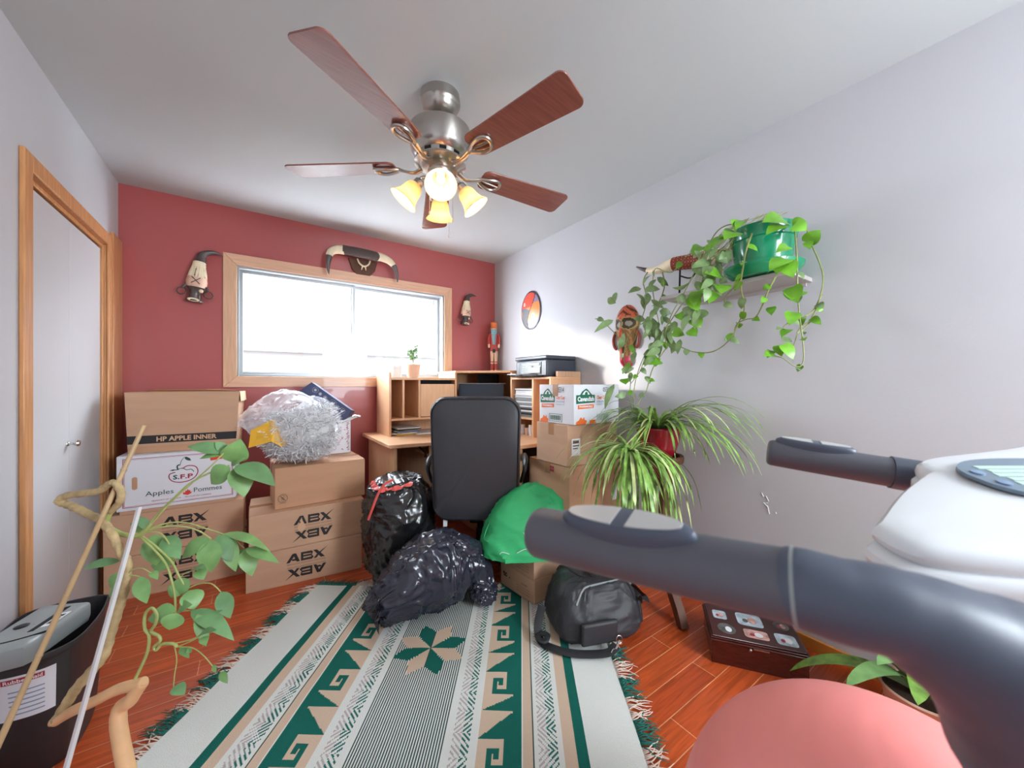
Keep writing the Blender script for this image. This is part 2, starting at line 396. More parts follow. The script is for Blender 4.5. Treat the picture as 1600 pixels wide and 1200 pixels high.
# thin paint line between the two wall colours at the corner and bare flecks in the grey paint
m = MB()
for (p, q) in [((2.042, 0.811, 0.648), (2.042, 0.803, 0.631)), ((2.042, 0.803, 0.603), (2.042, 0.781, 0.581)), ((2.042, 0.786, 0.592), (2.042, 0.778, 0.554)), ((2.042, 0.751, 0.571), (2.042, 0.749, 0.563)), ((2.042, 0.792, 0.637), (2.042, 0.781, 0.615)), ((2.042, 0.803, 0.6), (2.042, 0.784, 0.605))]:
    m.tube([p, q], 0.0018, 5)
o = m.build('trim_2', 'white'); struct(o, 'small white paint chips on the grey wall')
m = MB(); xx0, xx1, za, zb = 0.72, 1.95, 0.88, 2.2
for q in ((xx0, za, xx0 + .07, zb), (xx1 - .07, za, xx1, zb), (xx0 + .07, za, xx1 - .07, za + .07), (xx0 + .07, zb - .07, xx1 - .07, zb)): m.box(q[0], YF, q[1], q[2], YF + .02, q[3])
struct(m.build('rear_light_frame', 'trim'), 'added pale wooden frame on the solid wall behind the fill light')  # unseen frame added to go with the rear fill light, no window in it
# closet door casing and jamb
m = MB(); cx0, cx1 = XL, XL + 0.016
m.box(cx0, DY0 - 0.064, 0, cx1, DY0, DZ + 0.066); m.box(cx0, DY1, 0, cx1, DY1 + 0.064, DZ + 0.066); m.box(cx0, DY0, DZ, cx1, DY1, DZ + 0.066)
m.box(XL - 0.10, DY0 - 0.012, 0, cx1 - 0.006, DY0, DZ); m.box(XL - 0.10, DY1, 0, cx1 - 0.006, DY1 + 0.012, DZ); m.box(XL - 0.10, DY0, DZ - 0.0, cx1 - 0.006, DY1, DZ + 0.012)
m.box(XL - 0.035, DY0, DZ - 0.02, XL - 0.008, DY1, DZ); m.box(XL - 0.05, DY1 - 0.012, 0, XL - 0.006, DY1, DZ)
struct(m.build('trim_3', 'trim_dark', bevel=0.004), 'orange oak casing round the closet door')
m = MB(); ym = (DY0 + DY1) / 2
m.box(XL - 0.040, DY0 + 0.004, 0.012, XL - 0.016, ym - 0.001, DZ - 0.03); m.box(XL - 0.040, ym + 0.001, 0.012, XL - 0.016, DY1 - 0.016, DZ - 0.03)
dr = struct(m.build('door_1', 'door', bevel=0.0015), 'grey folding closet door')
k = MB(); KM = T(XL - 0.016, 2.575, 0.905) @ RY(R(90))
k.lathe([(0.0, 0.0), (0.011, 0.0), (0.010, 0.003), (0.006, 0.006), (0.006, 0.018), (0.012, 0.024), (0.015, 0.031), (0.012, 0.038), (0.0, 0.040)], KM, n=20)
k.build('door_knob', 'chrome', dr)
# corner strip between door casing and red wall
struct(MB().box(XL, DY1 + 0.066, 0, XL + 0.02, YB, 2.06).build('trim_4', 'trim_dark', bevel=0.004), 'oak corner post beside the red wall')
# window casing
m = MB(); c = 0.078; yy0, yy1 = YB - 0.018, YB
m.prism([(WX0 - c, WZ0 - c), (WX0, WZ0), (WX0, WZ1), (WX0 - c, WZ1 + c)], -yy1, -yy0, FRONT, 0)
m.prism([(WX1 + c, WZ0 - c), (WX1, WZ0), (WX1, WZ1), (WX1 + c, WZ1 + c)], -yy1, -yy0, FRONT, 0)
m.prism([(WX0 - c, WZ1 + c), (WX0, WZ1), (WX1, WZ1), (WX1 + c, WZ1 + c)], -yy1, -yy0, FRONT, 1)
m.prism([(WX0 - c, WZ0 - c), (WX0, WZ0), (WX1, WZ0), (WX1 + c, WZ0 - c)], -yy1, -yy0, FRONT, 1)
struct(m.build('trim_1', ['trim', 'trim_h'], bevel=0.003), 'pale wooden casing round the window')
# window: aluminium slider with two panes
m = MB(); a = 0.032
def ring(mb, x0, z0, x1, z1, w, ya, yb):
    mb.box(x0, ya, z0, x0 + w, yb, z1); mb.box(x1 - w, ya, z0, x1, yb, z1); mb.box(x0 + w, ya, z0, x1 - w, yb, z0 + w); mb.box(x0 + w, ya, z1 - w, x1 - w, yb, z1)
ring(m, WX0, WZ0, WX1, WZ1, 0.014, YB - 0.008, YB + 0.13)
wn = struct(m.build('window_1', 'alu', bevel=0.002), 'two pane sliding window in a pale metal frame')
xm = 0.68
s1 = MB(); ring(s1, WX0 + 0.014, WZ0 + 0.014, xm + 0.016, WZ1 - 0.014, 0.02, YB + 0.045, YB + 0.07); s1.build('window_sash', 'alu', wn, bevel=0.002)
s2 = MB(); ring(s2, xm - 0.016, WZ0 + 0.014, WX1 - 0.014, WZ1 - 0.014, 0.022, YB + 0.074, YB + 0.10); s2.build('window_sash', 'alu', wn, bevel=0.002)
MB().box(WX0 + 0.03, YB + 0.055, WZ0 + 0.03, xm, YB + 0.059, WZ1 - 0.03).build('window_pane', 'glass', wn)
MB().box(xm, YB + 0.085, WZ0 + 0.03, WX1 - 0.03, YB + 0.089, WZ1 - 0.03).build('window_pane', 'glass', wn)
# baseboards
struct(MB().box(XR - 0.013, YF, 0, XR, YB - 0.012, 0.055).build('baseboard_right', 'floorgold', bevel=0.003))
struct(MB().box(XL + 0.02, YB - 0.012, 0, XR - 0.013, YB, 0.055).build('baseboard_back', 'floorgold', bevel=0.003))
# ------------------------------------------------------------------ next house outside the window
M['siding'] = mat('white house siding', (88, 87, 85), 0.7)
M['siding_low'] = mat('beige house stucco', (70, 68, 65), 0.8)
hs = thing('neighbour_house', 'white sided gable house wall seen through the bright window', 'house', (2.4, 5.6, 0))
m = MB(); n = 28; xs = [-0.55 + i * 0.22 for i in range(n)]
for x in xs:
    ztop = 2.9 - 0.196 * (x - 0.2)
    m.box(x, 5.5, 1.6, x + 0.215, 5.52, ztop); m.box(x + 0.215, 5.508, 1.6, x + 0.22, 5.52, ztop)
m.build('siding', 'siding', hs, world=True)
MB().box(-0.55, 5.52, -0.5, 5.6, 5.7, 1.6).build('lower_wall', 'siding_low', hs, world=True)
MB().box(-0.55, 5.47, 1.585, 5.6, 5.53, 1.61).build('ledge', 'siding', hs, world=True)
m = MB(); m.prism([(-0.7, 3.08), (-0.7, 3.2), (6.0, 1.89), (6.0, 1.77)], -5.75, -5.2, FRONT); m.build('eave', 'siding', hs, world=True)
tag(MB().box(-12, 3.6, -0.6, 16, 16, -0.5).build('snowy_ground', 'white'), 'pale snowy ground outside the window', 'ground')
bpy.data.objects['snowy_ground']['kind'] = 'structure'

# ================================================================== ceiling fan
FX, FY = 0.66, 1.50
fan = thing('ceiling_fan', 'brushed nickel ceiling fan with five brown blades and four lit glass shades', 'ceiling fan', (FX, FY, HC))
m = MB(); m.lathe([(0, 0), (0.083, 0), (0.085, -0.02), (0.085, -0.04), (0.078, -0.048), (0.077, -0.052), (0.07, -0.07), (0.048, -0.09), (0.04, -0.092), (0.036, -0.1), (0.028, -0.105), (0.024, -0.112), (0, -0.112)], n=40)
m.build('canopy', 'nickel', fan)
MB().tube([(0, 0, -0.11), (0, 0, -0.15)], 0.014, 14).build('downrod', 'gap', fan)
m = MB(); m.lathe([(0, -0.135), (0.05, -0.137), (0.115, -0.148), (0.129, -0.156), (0.131, -0.2), (0.127, -0.212), (0.125, -0.235), (0.112, -0.262), (0.1, -0.27), (0.098, -0.285), (0.108, -0.29), (0.11, -0.3), (0.085, -0.315), (0.06, -0.322), (0, -0.322)], n=48)
m.build('motor_housing', 'nickel', fan)
m = MB()
for i in range(10):
    a = i * 36; MM = RZ(R(a)); m = MB(); m.box(0.098, -0.014, -0.284, 0.1012, 0.014, -0.272, MM); m.build('vent_slot', 'gap', fan)
m = MB(); m.lathe([(0, -0.32), (0.052, -0.32), (0.054, -0.33), (0.05, -0.335), (0.047, -0.375), (0.052, -0.38), (0.05, -0.39), (0.03, -0.405), (0.012, -0.41), (0.010, -0.43), (0, -0.434)], n=32)
m.build('light_hub', 'nickel', fan)
BASE = -2.7
for k in range(5):
    a = R(BASE + 72 * k); MM = RZ(a) @ T(0, 0, -0.302) @ RX(R(-11))
    L0, L1 = 0.195, 0.665; out = []
    def corner(cx, cy, r, a0, a1):
        return [(cx + r * math.cos(R(a0 + (a1 - a0) * i / 6)), cy + r * math.sin(R(a0 + (a1 - a0) * i / 6))) for i in range(7)]
    poly = corner(L1 - 0.028, 0.074 - 0.028, 0.028, 90, 0) + corner(L1 - 0.028, -0.074 + 0.028, 0.028, 0, -90) + corner(L0 + 0.03, -0.058 + 0.03, 0.03, -90, -180) + corner(L0 + 0.03, 0.058 - 0.03, 0.03, 180, 90)
    bl = MB(); bl.prism(poly, 0, 0.006, MM); bl.build('blade', 'blade', fan, bevel=0.0015)
    ir = MB()
    MI = RZ(a) @ T(0, 0, -0.302)
    arm = smoothpath([(0.075, 0, -0.005), (0.11, 0, -0.024), (0.15, 0, -0.020), (0.19, 0, -0.006)], 6)
    ir.tube(arm, interp([0.014, 0.012, 0.011, 0.013], len(arm)), 10, MI, flat=0.6)
    loop = []
    for i in range(25):
        t = 2 * math.pi * i / 24; x = 0.235 - 0.055 * math.cos(t); y = 0.034 * math.sin(t) * (0.45 + 0.55 * (1 - math.cos(t)) / 2 * 1.5)
        loop.append((x, y, -0.008 - 0.01 * math.sin(math.pi * (x - 0.18) / 0.11) * 0.6 + y * math.sin(R(-11))))
    ir.tube(loop, 0.0075, 8, MI)
    ir.tube([(0.20, 0.0, -0.008), (0.285, 0.006, -0.01)], 0.004, 8, MI)
    ir.build('blade_iron', 'nickel', fan)
for k in range(4):
    a = R(-113 + 90 * k); MI = RZ(a) @ T(0, 0, -0.37)
    ar = MB(); p = smoothpath([(0.04, 0, 0.0), (0.062, 0, 0.012), (0.08, 0, 0.006), (0.088, 0, -0.012)], 5); ar.tube(p, 0.008, 8, MI); ar.build('lamp_arm', 'nickel', fan)
    SM = MI @ T(0.086, 0, -0.008) @ RY(R(-38))
    so = MB(); so.lathe([(0, 0.008), (0.014, 0.008), (0.021, 0.0), (0.022, -0.022), (0.02, -0.026), (0, -0.026)], SM, n=24)
    soc = so.build('lamp_socket', 'nickel', fan)
    pr = [(0.019, -0.018), (0.03, -0.026), (0.037, -0.042), (0.039, -0.058), (0.042, -0.075), (0.05, -0.094), (0.064, -0.11), (0.0625, -0.111), (0.048, -0.096), (0.040, -0.077), (0.037, -0.058), (0.035, -0.044), (0.028, -0.029), (0.017, -0.021)]
    sh = MB(); sh.lathe(pr, SM, n=36); sh.build('lamp_shade', 'shade', fan)
    bu = MB(); bu.lathe([(0, -0.028), (0.01, -0.03), (0.015, -0.045), (0.0175, -0.06), (0.012, -0.075), (0, -0.084)], SM, n=18); bu.build('light_bulb', 'bulb', soc)
    pos = (T(FX, FY, HC) @ SM) @ Vector((0, 0, -0.098))
    add_light('fan_lamp', 'POINT', pos, (0, 0, 0), 0.42, (1.0, 0.84, 0.64), shadow_soft_size=0.02)
for (dx, dy, L) in ((0.02, -0.045, 0.24), (-0.045, 0.01, 0.14), (0.05, -0.02, 0.16)):
    m = MB(); m.tube([(dx, dy, -0.37), (dx, dy, -0.37 - L)], 0.0012, 6); m.sphere((dx, dy, -0.372 - L), (0.004, 0.004, 0.009), 10, 8); m.build('pull_chain', 'nickel', fan)

# ================================================================== things on the walls
# long horns above the window
hm = thing('longhorn_mount', 'pair of long curved horns with dark fur centre mounted above the window', 'horn mount', (0.737, YB, 2.15))
def horn_mesh(pts, rad, mats_break=None): 
    P = smoothpath(pts, 6); return P, interp(rad, len(P))
m = MB(); P, rr = horn_mesh([(0.575, 3.2, 2.245), (0.70, 3.185, 2.24), (0.81, 3.19, 2.238), (0.84, 3.2, 2.235)], [0.036, 0.038, 0.038, 0.037]); m.tube(P, rr, 14)
m.build('fur_centre', 'hide', hm, world=True)
for pts, rad in (([(0.585, 3.2, 2.243), (0.53, 3.2, 2.235), (0.49, 3.19, 2.205), (0.474, 3.18, 2.15), (0.47, 3.185, 2.09), (0.476, 3.19, 2.03)], [0.036, 0.032, 0.028, 0.022, 0.014, 0.003]),
                 ([(0.83, 3.2, 2.238), (0.88, 3.2, 2.24), (0.945, 3.19, 2.215), (0.985, 3.18, 2.165), (1.005, 3.185, 2.10), (1.01, 3.19, 2.05)], [0.037, 0.033, 0.028, 0.021, 0.012, 0.003])):
    P, rr = horn_mesh(pts, rad); m = MB(); h = int(len(P) * 0.52)
    m.tube(P[:h + 1], rr[:h + 1], 14, mi=0); m.tube(P[h:], rr[h:], 14, mi=1); m.build('horn', ['bone', 'horn'], hm, world=True)
m = MB(); m.prism([(0.63, 2.21), (0.66, 2.12), (0.69, 2.085), (0.80, 2.085), (0.84, 2.13), (0.86, 2.21)], -3.274, -3.252, FRONT); m.build('plaque', 'walnut', hm, world=True, bevel=0.004)
m = MB(); P = smoothpath([(0.695, 3.235, 2.205), (0.71, 3.23, 2.17), (0.745, 3.228, 2.15), (0.78, 3.23, 2.17), (0.795, 3.235, 2.205)], 5); m.tube(P, 0.007, 8)
m.tube([(0.735, 3.23, 2.152), (0.727, 3.235, 2.12)], [0.008, 0.003], 8); m.tube([(0.755, 3.23, 2.152), (0.762, 3.235, 2.12)], [0.008, 0.003], 8); m.build('carved_emblem', 'bone', hm, world=True)
# small horned head left of the window
def horn_head(o, s=1.0, side=1):
    m = MB(); P = smoothpath([(0, -0.05, 0.11), (0.004, -0.05, 0.17), (0.012 * side, -0.05, 0.215), (0.06 * side, -0.05, 0.245), (0.115 * side, -0.045, 0.242)], 6)
    P = [p * s for p in P]; m.tube(P, [r * s for r in interp([0.034, 0.03, 0.024, 0.014, 0.002], len(P))], 14); m.build('horn', 'horn', o)
    m = MB(); m.lathe([(0.033 * s, 0.16 * s), (0.036 * s, 0.155 * s), (0.034 * s, 0.145 * s), (0.037 * s, 0.14 * s), (0.035 * s, 0.128 * s), (0.038 * s, 0.122 * s), (0.034 * s, 0.11 * s)], T(0, -0.05 * s, 0), n=22); m.build('binding', 'bone', o)
    m = MB()
    for i in range(40):
        a = 2 * math.pi * i / 40 + random.uniform(-.08, .08); r0 = 0.034 * s; r1 = 0.05 * s
        m.ribbon([(r0 * math.cos(a), -0.05 * s + r0 * math.sin(a), (0.115 + random.uniform(0, .02)) * s), (r1 * 0.9 * math.cos(a), -0.05 * s + r1 * 0.9 * math.sin(a), 0.085 * s), (r1 * math.cos(a), -0.05 * s + r1 * math.sin(a), (0.05 + random.uniform(-.008, .008)) * s)], [0.003 * s, 0.005 * s, 0.003 * s], (math.cos(a), math.sin(a), .2), 0.002 * s)
    m.build('hair_fringe', 'bone', o)
    m = MB(); m.lathe([(0, 0.06 * s), (0.05 * s, 0.055 * s), (0.056 * s, 0.03 * s), (0.054 * s, 0.0), (0.046 * s, -0.016 * s), (0, -0.018 * s)], T(0, -0.05 * s, 0), n=26); m.build('head_wrap', 'terracotta', o)
    m = MB()
    for a1 in (1, -1): m.tube([(-0.022 * s * a1, -0.107 * s, 0.045 * s), (0.022 * s * a1, -0.107 * s, 0.005 * s)], 0.0022 * s, 6)
    m.build('cross_stitch', 'ink', o)
    m = MB(); m.lathe([(0, -0.012 * s), (0.05 * s, -0.014 * s), (0.036 * s, -0.03 * s), (0.03 * s, -0.06 * s), (0.034 * s, -0.09 * s), (0.046 * s, -0.1 * s), (0.046 * s, -0.108 * s), (0, -0.11 * s)], T(0, -0.05 * s, 0), n=26); m.build('mouth', 'horn', o)
    m = MB(); m.disc((0, 0), 0.032 * s, 0.012 * s, T(0, -0.092 * s, -0.1 * s) @ FRONT); m.build('teeth', 'bone', o); m = MB(); m.sphere((0.03 * s, -0.078 * s, -0.035 * s), 0.013 * s, 12, 8); m.build('cheek_bead', 'bone', o)
    for sx in (-1, 1):
        m = MB(); m.torus((0, 0, 0), 0.024 * s, 0.004 * s, T(sx * 0.068 * s, -0.06 * s, -0.05 * s) @ RX(R(80)) @ RY(R(10 * sx))); m.tube([(sx * 0.05 * s, -0.06 * s, 0.0), (sx * 0.066 * s, -0.06 * s, -0.028 * s)], 0.008 * s, 8); m.build('ear_ring', 'horn', o)
h1 = thing('horned_head', 'horned head ornament with wide ear rings on the red wall left of the window', 'wall ornament', (-0.315, YB, 1.83), rot=(0, R(6), 0)); horn_head(h1, 1.0, 1)
h2 = thing('horned_head', 'smaller horned head ornament on the red wall right of the window', 'wall ornament', (1.685, YB, 1.845), rot=(0, R(5), 0)); horn_head(h2, 0.86, 1)
# oval painted fish plate on the right wall
M['fish'] = None
def fish_col(x, y):
    # flowing fish shapes in orange, red, slate and lilac
    a = math.sin(3 * x + 2.2 * y) + 0.6 * math.sin(5 * y - 2 * x)
    r = math.hypot(x, y)
    if r > 0.94: return (70, 60, 76)
    for (cx, cy, rr, c) in ((-0.55, 0.35, .1, (240, 240, 230)), (0.35, -0.3, .12, (240, 225, 225))):
        d = math.hypot(x - cx, y - cy)
        if d < rr * .45: return (40, 34, 44)
        if d < rr: return c
    e = abs(x - 0.1 - 0.35 * math.sin(2.2 * y))
    if e < 0.04: return (80, 56, 70)
    if x < 0.1 + 0.35 * math.sin(2.2 * y): return (222, 92, 74) if y > 0.15 else ((234, 154, 96) if a > 0 else (120, 126, 130))
    return (150, 132, 156) if y > 0.35 else ((238, 140, 72) if y > -0.5 else (168, 160, 180))
def color_attr(o, cols):
    me = o.data; ca = me.color_attributes.new('paint', 'FLOAT_COLOR', 'CORNER'); flat = []
    cache = {}
    for p, c in zip(me.polygons, cols):
        if c not in cache: cache[c] = (*s2l(c), 1.0)
        flat += list(cache[c]) * len(p.vertices)
    ca.data.foreach_set('color', flat)
M['painted'] = mat('painted colours', (200, 200, 200), 0.3, attr='paint')
def painted_ellipse(name, Mx, rx, ry, fn, th=0.02, nr=26, na=72, dome=0.02, parent=None, loc=None):
    m = MB(); cols = []; verts = []; fs = []
    for j in range(nr + 1):
        for i in range(na):
            r = j / nr; a = 2 * math.pi * i / na
            verts.append((rx * r * math.cos(a), ry * r * math.sin(a), th + dome * (1 - r * r)))
    for j in range(nr):
        for i in range(na):
            fs.append((j * na + i, (j + 1) * na + i, (j + 1) * na + (i + 1) % na, j * na + (i + 1) % na))
            r = (j + .5) / nr; a = 2 * math.pi * (i + .5) / na; cols.append(fn(r * math.cos(a), r * math.sin(a)))
    b = len(verts)
    for i in range(na): a = 2 * math.pi * i / na; verts.append((rx * .93 * math.cos(a), ry * .93 * math.sin(a), 0))
    for i in range(na): fs.append((nr * na + i, b + i, b + (i + 1) % na, nr * na + (i + 1) % na)); cols.append(fn(0.99, 0))
    fs.append(tuple(reversed(range(b, b + na)))); cols.append(fn(0.99, 0))
    m.add(verts, fs, Mx, 0, True); o = m.build(name, 'painted', parent, world=loc is not None, loc=loc); color_attr(o, cols); return o
WR = T(XR, 2.655, 1.838) @ RZ(R(-90)) @ FRONT
o = painted_ellipse('painted_plate', WR, 0.142, 0.172, fish_col, 0.008, loc=(XR, 2.655, 1.838)); tag(o, 'oval plate painted with orange and lilac fish on the right wall', 'wall plate')
# long carved mask
def mask_fn(x, y):
    if y < -0.62: return (196, 60, 84) if abs(x) > .25 else (150, 34, 50)
    for sx in (-.42, .42):
        d = math.hypot((x - sx) / 1.1, (y - 0.38) / .42)
        if d < .2: return (150, 146, 132)
        if d < .40: return (72, 58, 40)
        if d < .47: return (176, 150, 96)
    if y > .62 and math.sin(26 * y + 8 * abs(x)) > .4: return (92, 34, 26)
    if abs(x) < .09: return (206, 74, 34)
    if y < -0.25 and math.hypot(x / .8, (y + .42) / .25) < .5: return (70, 50, 40)
    if math.sin(22 * x + 6 * math.sin(8 * y)) > .72: return (120, 82, 44)
    return (204, 98, 60) if y > 0.55 else ((176, 120, 70) if math.sin(14 * x + 9 * y) > -.2 else (128, 92, 54))
mk = thing('carved_mask', 'long carved mask painted red and orange behind the trailing vine', 'mask', (XR, 1.612, 1.495))
MW = T(0, 0, 0) @ RZ(R(-90)) @ FRONT
m = MB(); cols = []; nu, nv = 40, 70; vs = []; fs = []
def mask_w(y): return 0.098 * (0.8 + 0.2 * math.cos(3.0 * (y - .45))) * math.sqrt(max(0, 1 - abs(y) ** 4.5))
for j in range(nv + 1):
    y = -1 + 2 * j / nv
    for i in range(nu + 1):
        x = -1 + 2 * i / nu; zz = 0.05 * (1 - x * x) * (1 - y ** 6) + 0.028 * math.exp(-(x / .2) ** 2) * math.exp(-((y + .02) / .4) ** 2) - 0.015 * sum(math.exp(-((x - q) / .28) ** 2 - ((y - .38) / .15) ** 2) for q in (-.42, .42))
        zz += 0.02 * math.exp(-((y - .56) / .07) ** 2) * (1 - x * x) + 0.015 * math.exp(-((y + .8) / .15) ** 2) * (1 - x * x)
        vs.append((mask_w(y) * x, 0.212 * y, zz + 0.003))
for j in range(nv):
    for i in range(nu):
        fs.append((j * (nu + 1) + i, j * (nu + 1) + i + 1, (j + 1) * (nu + 1) + i + 1, (j + 1) * (nu + 1) + i)); cols.append(mask_fn(-1 + 2 * (i + .5) / nu, -1 + 2 * (j + .5) / nv))
m.add(vs, fs, MW); o = m.build('mask_face', 'painted', mk); color_attr(o, cols)
m = MB(); m.prism([(mask_w(-1 + j / 16) * .96, 0.212 * (-1 + j / 16)) for j in range(33)] + [(-mask_w(1 - j / 16) * .96, 0.212 * (1 - j / 16)) for j in range(33)], 0, 0.004, MW); m.build('mask_back', 'walnut', mk)
for sx in (-1, 1):
    m = MB(); P = smoothpath([(sx * .085, .04, 0.012), (sx * .105, -.01, .012), (sx * .098, -.06, .012), (sx * .08, -.08, .012)], 4); m.tube(P, 0.009, 8, MW); m.build('mask_ear', 'leather_red', mk)
# toy soldier figure in the corner
ns = thing('soldier_figure', 'tall thin painted wooden soldier figure with orange cap standing in the corner', 'figurine', (1.965, 3.165, 1.29))
M['sk_o'] = mat('orange paint', (222, 120, 62), 0.4); M['sk_b'] = mat('pale teal paint', (116, 166, 172), 0.4); M['sk_r'] = mat('red paint', (190, 66, 58), 0.4); M['sk_c'] = mat('cream paint', (236, 202, 170), 0.4)
FM = RZ(R(-31))
m = MB(); m.lathe([(0, .5), (.030, .5), (.036, .492), (.033, .485), (.031, .45), (.036, .447), (.036, .44), (0, .44)], FM, n=20); m.build('cap', 'sk_o', ns)
m = MB(); m.lathe([(0, .442), (.028, .44), (.03, .41), (.024, .395), (0, .39)], FM, n=18); m.sphere((0, -.03, .415), .006, 8, 6, FM); m.build('head', 'sk_c', ns)
m = MB(); m.grid(lambda u, v: ((.034 - .022 * v) * (2 * u - 1), -.028 - .006 * math.cos(3 * (2 * u - 1)), .43 - .15 * v), 9, 10, FM); m.grid(lambda u, v: ((.034 - .022 * v) * (1 - 2 * u), -.024, .43 - .15 * v), 9, 10, FM); m.build('beard', 'sk_b', ns)
m = MB(); m.loft([[(w * math.cos(a) , w * .7 * math.sin(a), z) for a in [2 * math.pi * i / 16 for i in range(16)]] for w, z in ((.03, .4), (.042, .385), (.036, .3), (.034, .25), (.04, .22), (.038, .215))], FM); m.build('coat', 'sk_r', ns)
for sx in (-1, 1):
    m = MB(); m.tube(smoothpath([(sx * .043, 0, .385), (sx * .052, 0, .33), (sx * .05, -.006, .28)], 4), .012, 10, FM); ar = m.build('arm', 'sk_r', ns)
    m = MB(); m.tube([(sx * .05, -.006, .285), (sx * .048, -.008, .25)], [.012, .010], 10, FM); m.build('hand', 'sk_c', ar)
    m = MB(); m.lathe([(0, .22), (.018, .22), (.017, .16), (.014, .12), (.018, .105), (.014, .09), (.015, .03), (.018, .018), (0, .012)], FM @ T(sx * .019, 0, 0), n=14); lg = m.build('leg', 'sk_c', ns)
    m = MB(); m.lathe([(.0145, .115), (.021, .108), (.0145, .1)], FM @ T(sx * .019, 0, 0), n=14); m.lathe([(.0155, .09), (.018, .03), (.0155, .028)], FM @ T(sx * .019, 0, 0), n=14); m.build('boot_cuff', 'sk_r', lg)
m = MB(); m.box(-.042, -.035, 0, .042, .03, .014, FM); m.build('base', 'sk_o', ns, bevel=.002)
m = MB(); m.box(-.014, -.034, .2, .014, -.028, .235, FM); m.build('belt_buckle', 'ink', ns)

# ================================================================== wall shelf, horn on stand
sh = MB(); sh.box(1.812, 0.61, 1.633, XR, 1.208, 1.652); o = sh.build('wall_shelf', 'shelf', loc=(XR, 0.91, 1.633), world=True, bevel=0.002)
tag(o, 'grey painted shelf on the right wall carrying the green pot', 'shelf')
m = MB(); m.box(XR - 0.012, 0.63, 1.618, XR, 1.19, 1.633); m.build('cleat', 'shelf', o, world=True)
hn = thing('powder_horn', 'cream horn with red tooled leather sleeve on a small dark stand on the shelf', 'horn', (1.92, 1.15, 1.652))
P = smoothpath([(1.927, 0.931, 1.823), (1.939, 1.007, 1.834), (1.939, 1.092, 1.838), (1.92, 1.202, 1.846), (1.927, 1.295, 1.842), (1.93, 1.365, 1.853), (1.91, 1.44, 1.891)], 6); rr = interp([.036, .038, .037, .034, .025, .017, .003], len(P))
m = MB(); m.tube(P[:32], rr[:32], 16, mi=0); m.tube(P[31:], rr[31:], 16, mi=1); m.build('horn', ['bone', 'horn'], hn, world=True)
m = MB(); m.tube(P[6:19], [r + .003 for r in rr[6:19]], 18); lt = m.build('leather_sleeve', 'leather_red', hn, world=True)
m = MB()
for k in range(7, 19, 1):
    c = P[k]; t = (P[min(k + 1, len(P) - 1)] - P[k - 1]).normalized(); a = Vector((0, 0, 1)); b = t.cross(a).normalized()
    for i in range(14):
        q = 2 * math.pi * i / 14; m.sphere(tuple(c + (a * math.cos(q) + b * math.sin(q)) * (rr[k] + .0035)), .0022, 6, 4)
m.build('stud', 'bone', lt, world=True)['kind'] = 'stuff'
m = MB(); q = P[16]; m.tube([(q.x, q.y, q.z - rr[16]), (q.x, q.y + .004, 1.656)], .005, 8); m.tube(smoothpath([(q.x, q.y, q.z - .07), (q.x + .02, q.y - .05, q.z - .09), (q.x + .02, q.y - .09, q.z - .05), (q.x + .015, q.y - .13, q.z - .01)], 4), .004, 8)
m.box(q.x - .03, q.y - .03, 1.6525, q.x + .03, q.y + .03, 1.657); m.build('stand', 'gap', hn, world=True)

# ================================================================== cartons
def carton(name, label, W_, D_, H_, loc, rotz=0.0, body='carton', group=None, flap=True, tape_top=True, tape='tape', logo=None, cat='box', lip=0.0):
    """closed corrugated box, local origin at the bottom centre, front faces -Y"""
    t = thing(name, label, cat, loc, rotz, group)
    m = MB(); x, y = W_ / 2, D_ / 2
    # slightly bowed walls
    n = 9; ring = []
    for k in range(n): u = -1 + 2 * k / (n - 1); ring.append((u * x, -y - 0.003 * (1 - u * u)))
    for k in range(1, n): u = -1 + 2 * k / (n - 1); ring.append((x + 0.003 * (1 - u * u), u * y))
    for k in range(1, n): u = 1 - 2 * k / (n - 1); ring.append((u * x, y + 0.003 * (1 - u * u)))
    for k in range(1, n - 1): u = 1 - 2 * k / (n - 1); ring.append((-x - 0.003 * (1 - u * u), u * y))
    m.prism(ring, 0, H_ - 0.004)
    m.build('carton_body', body, t, bevel=0.0025)
    if flap:
        for s in (-1, 1):
            f = MB(); f.box(-x + 0.001, min(s * 0.0012, s * (y - 0.001)), 0, x - 0.001, max(s * 0.0012, s * (y - 0.001)), 0.0038, T(0, 0, H_ - 0.0039)); f.build('flap', body, t, bevel=0.001)
    if tape_top:
        f = MB(); f.box(-x - 0.004, -0.024, H_ - 0.0002, x + 0.004, 0.024, H_ + 0.0005); f.box(-x - 0.0045, -0.024, H_ - 0.07, -x - 0.0035, 0.024, H_); f.box(x + 0.0035, -0.024, H_ - 0.07, x + 0.0045, 0.024, H_)
        f.build('packing_tape', tape, t)
    return t
def face(D_, off=0.0036): return T(0, -D_ / 2 - off, 0) @ FRONT
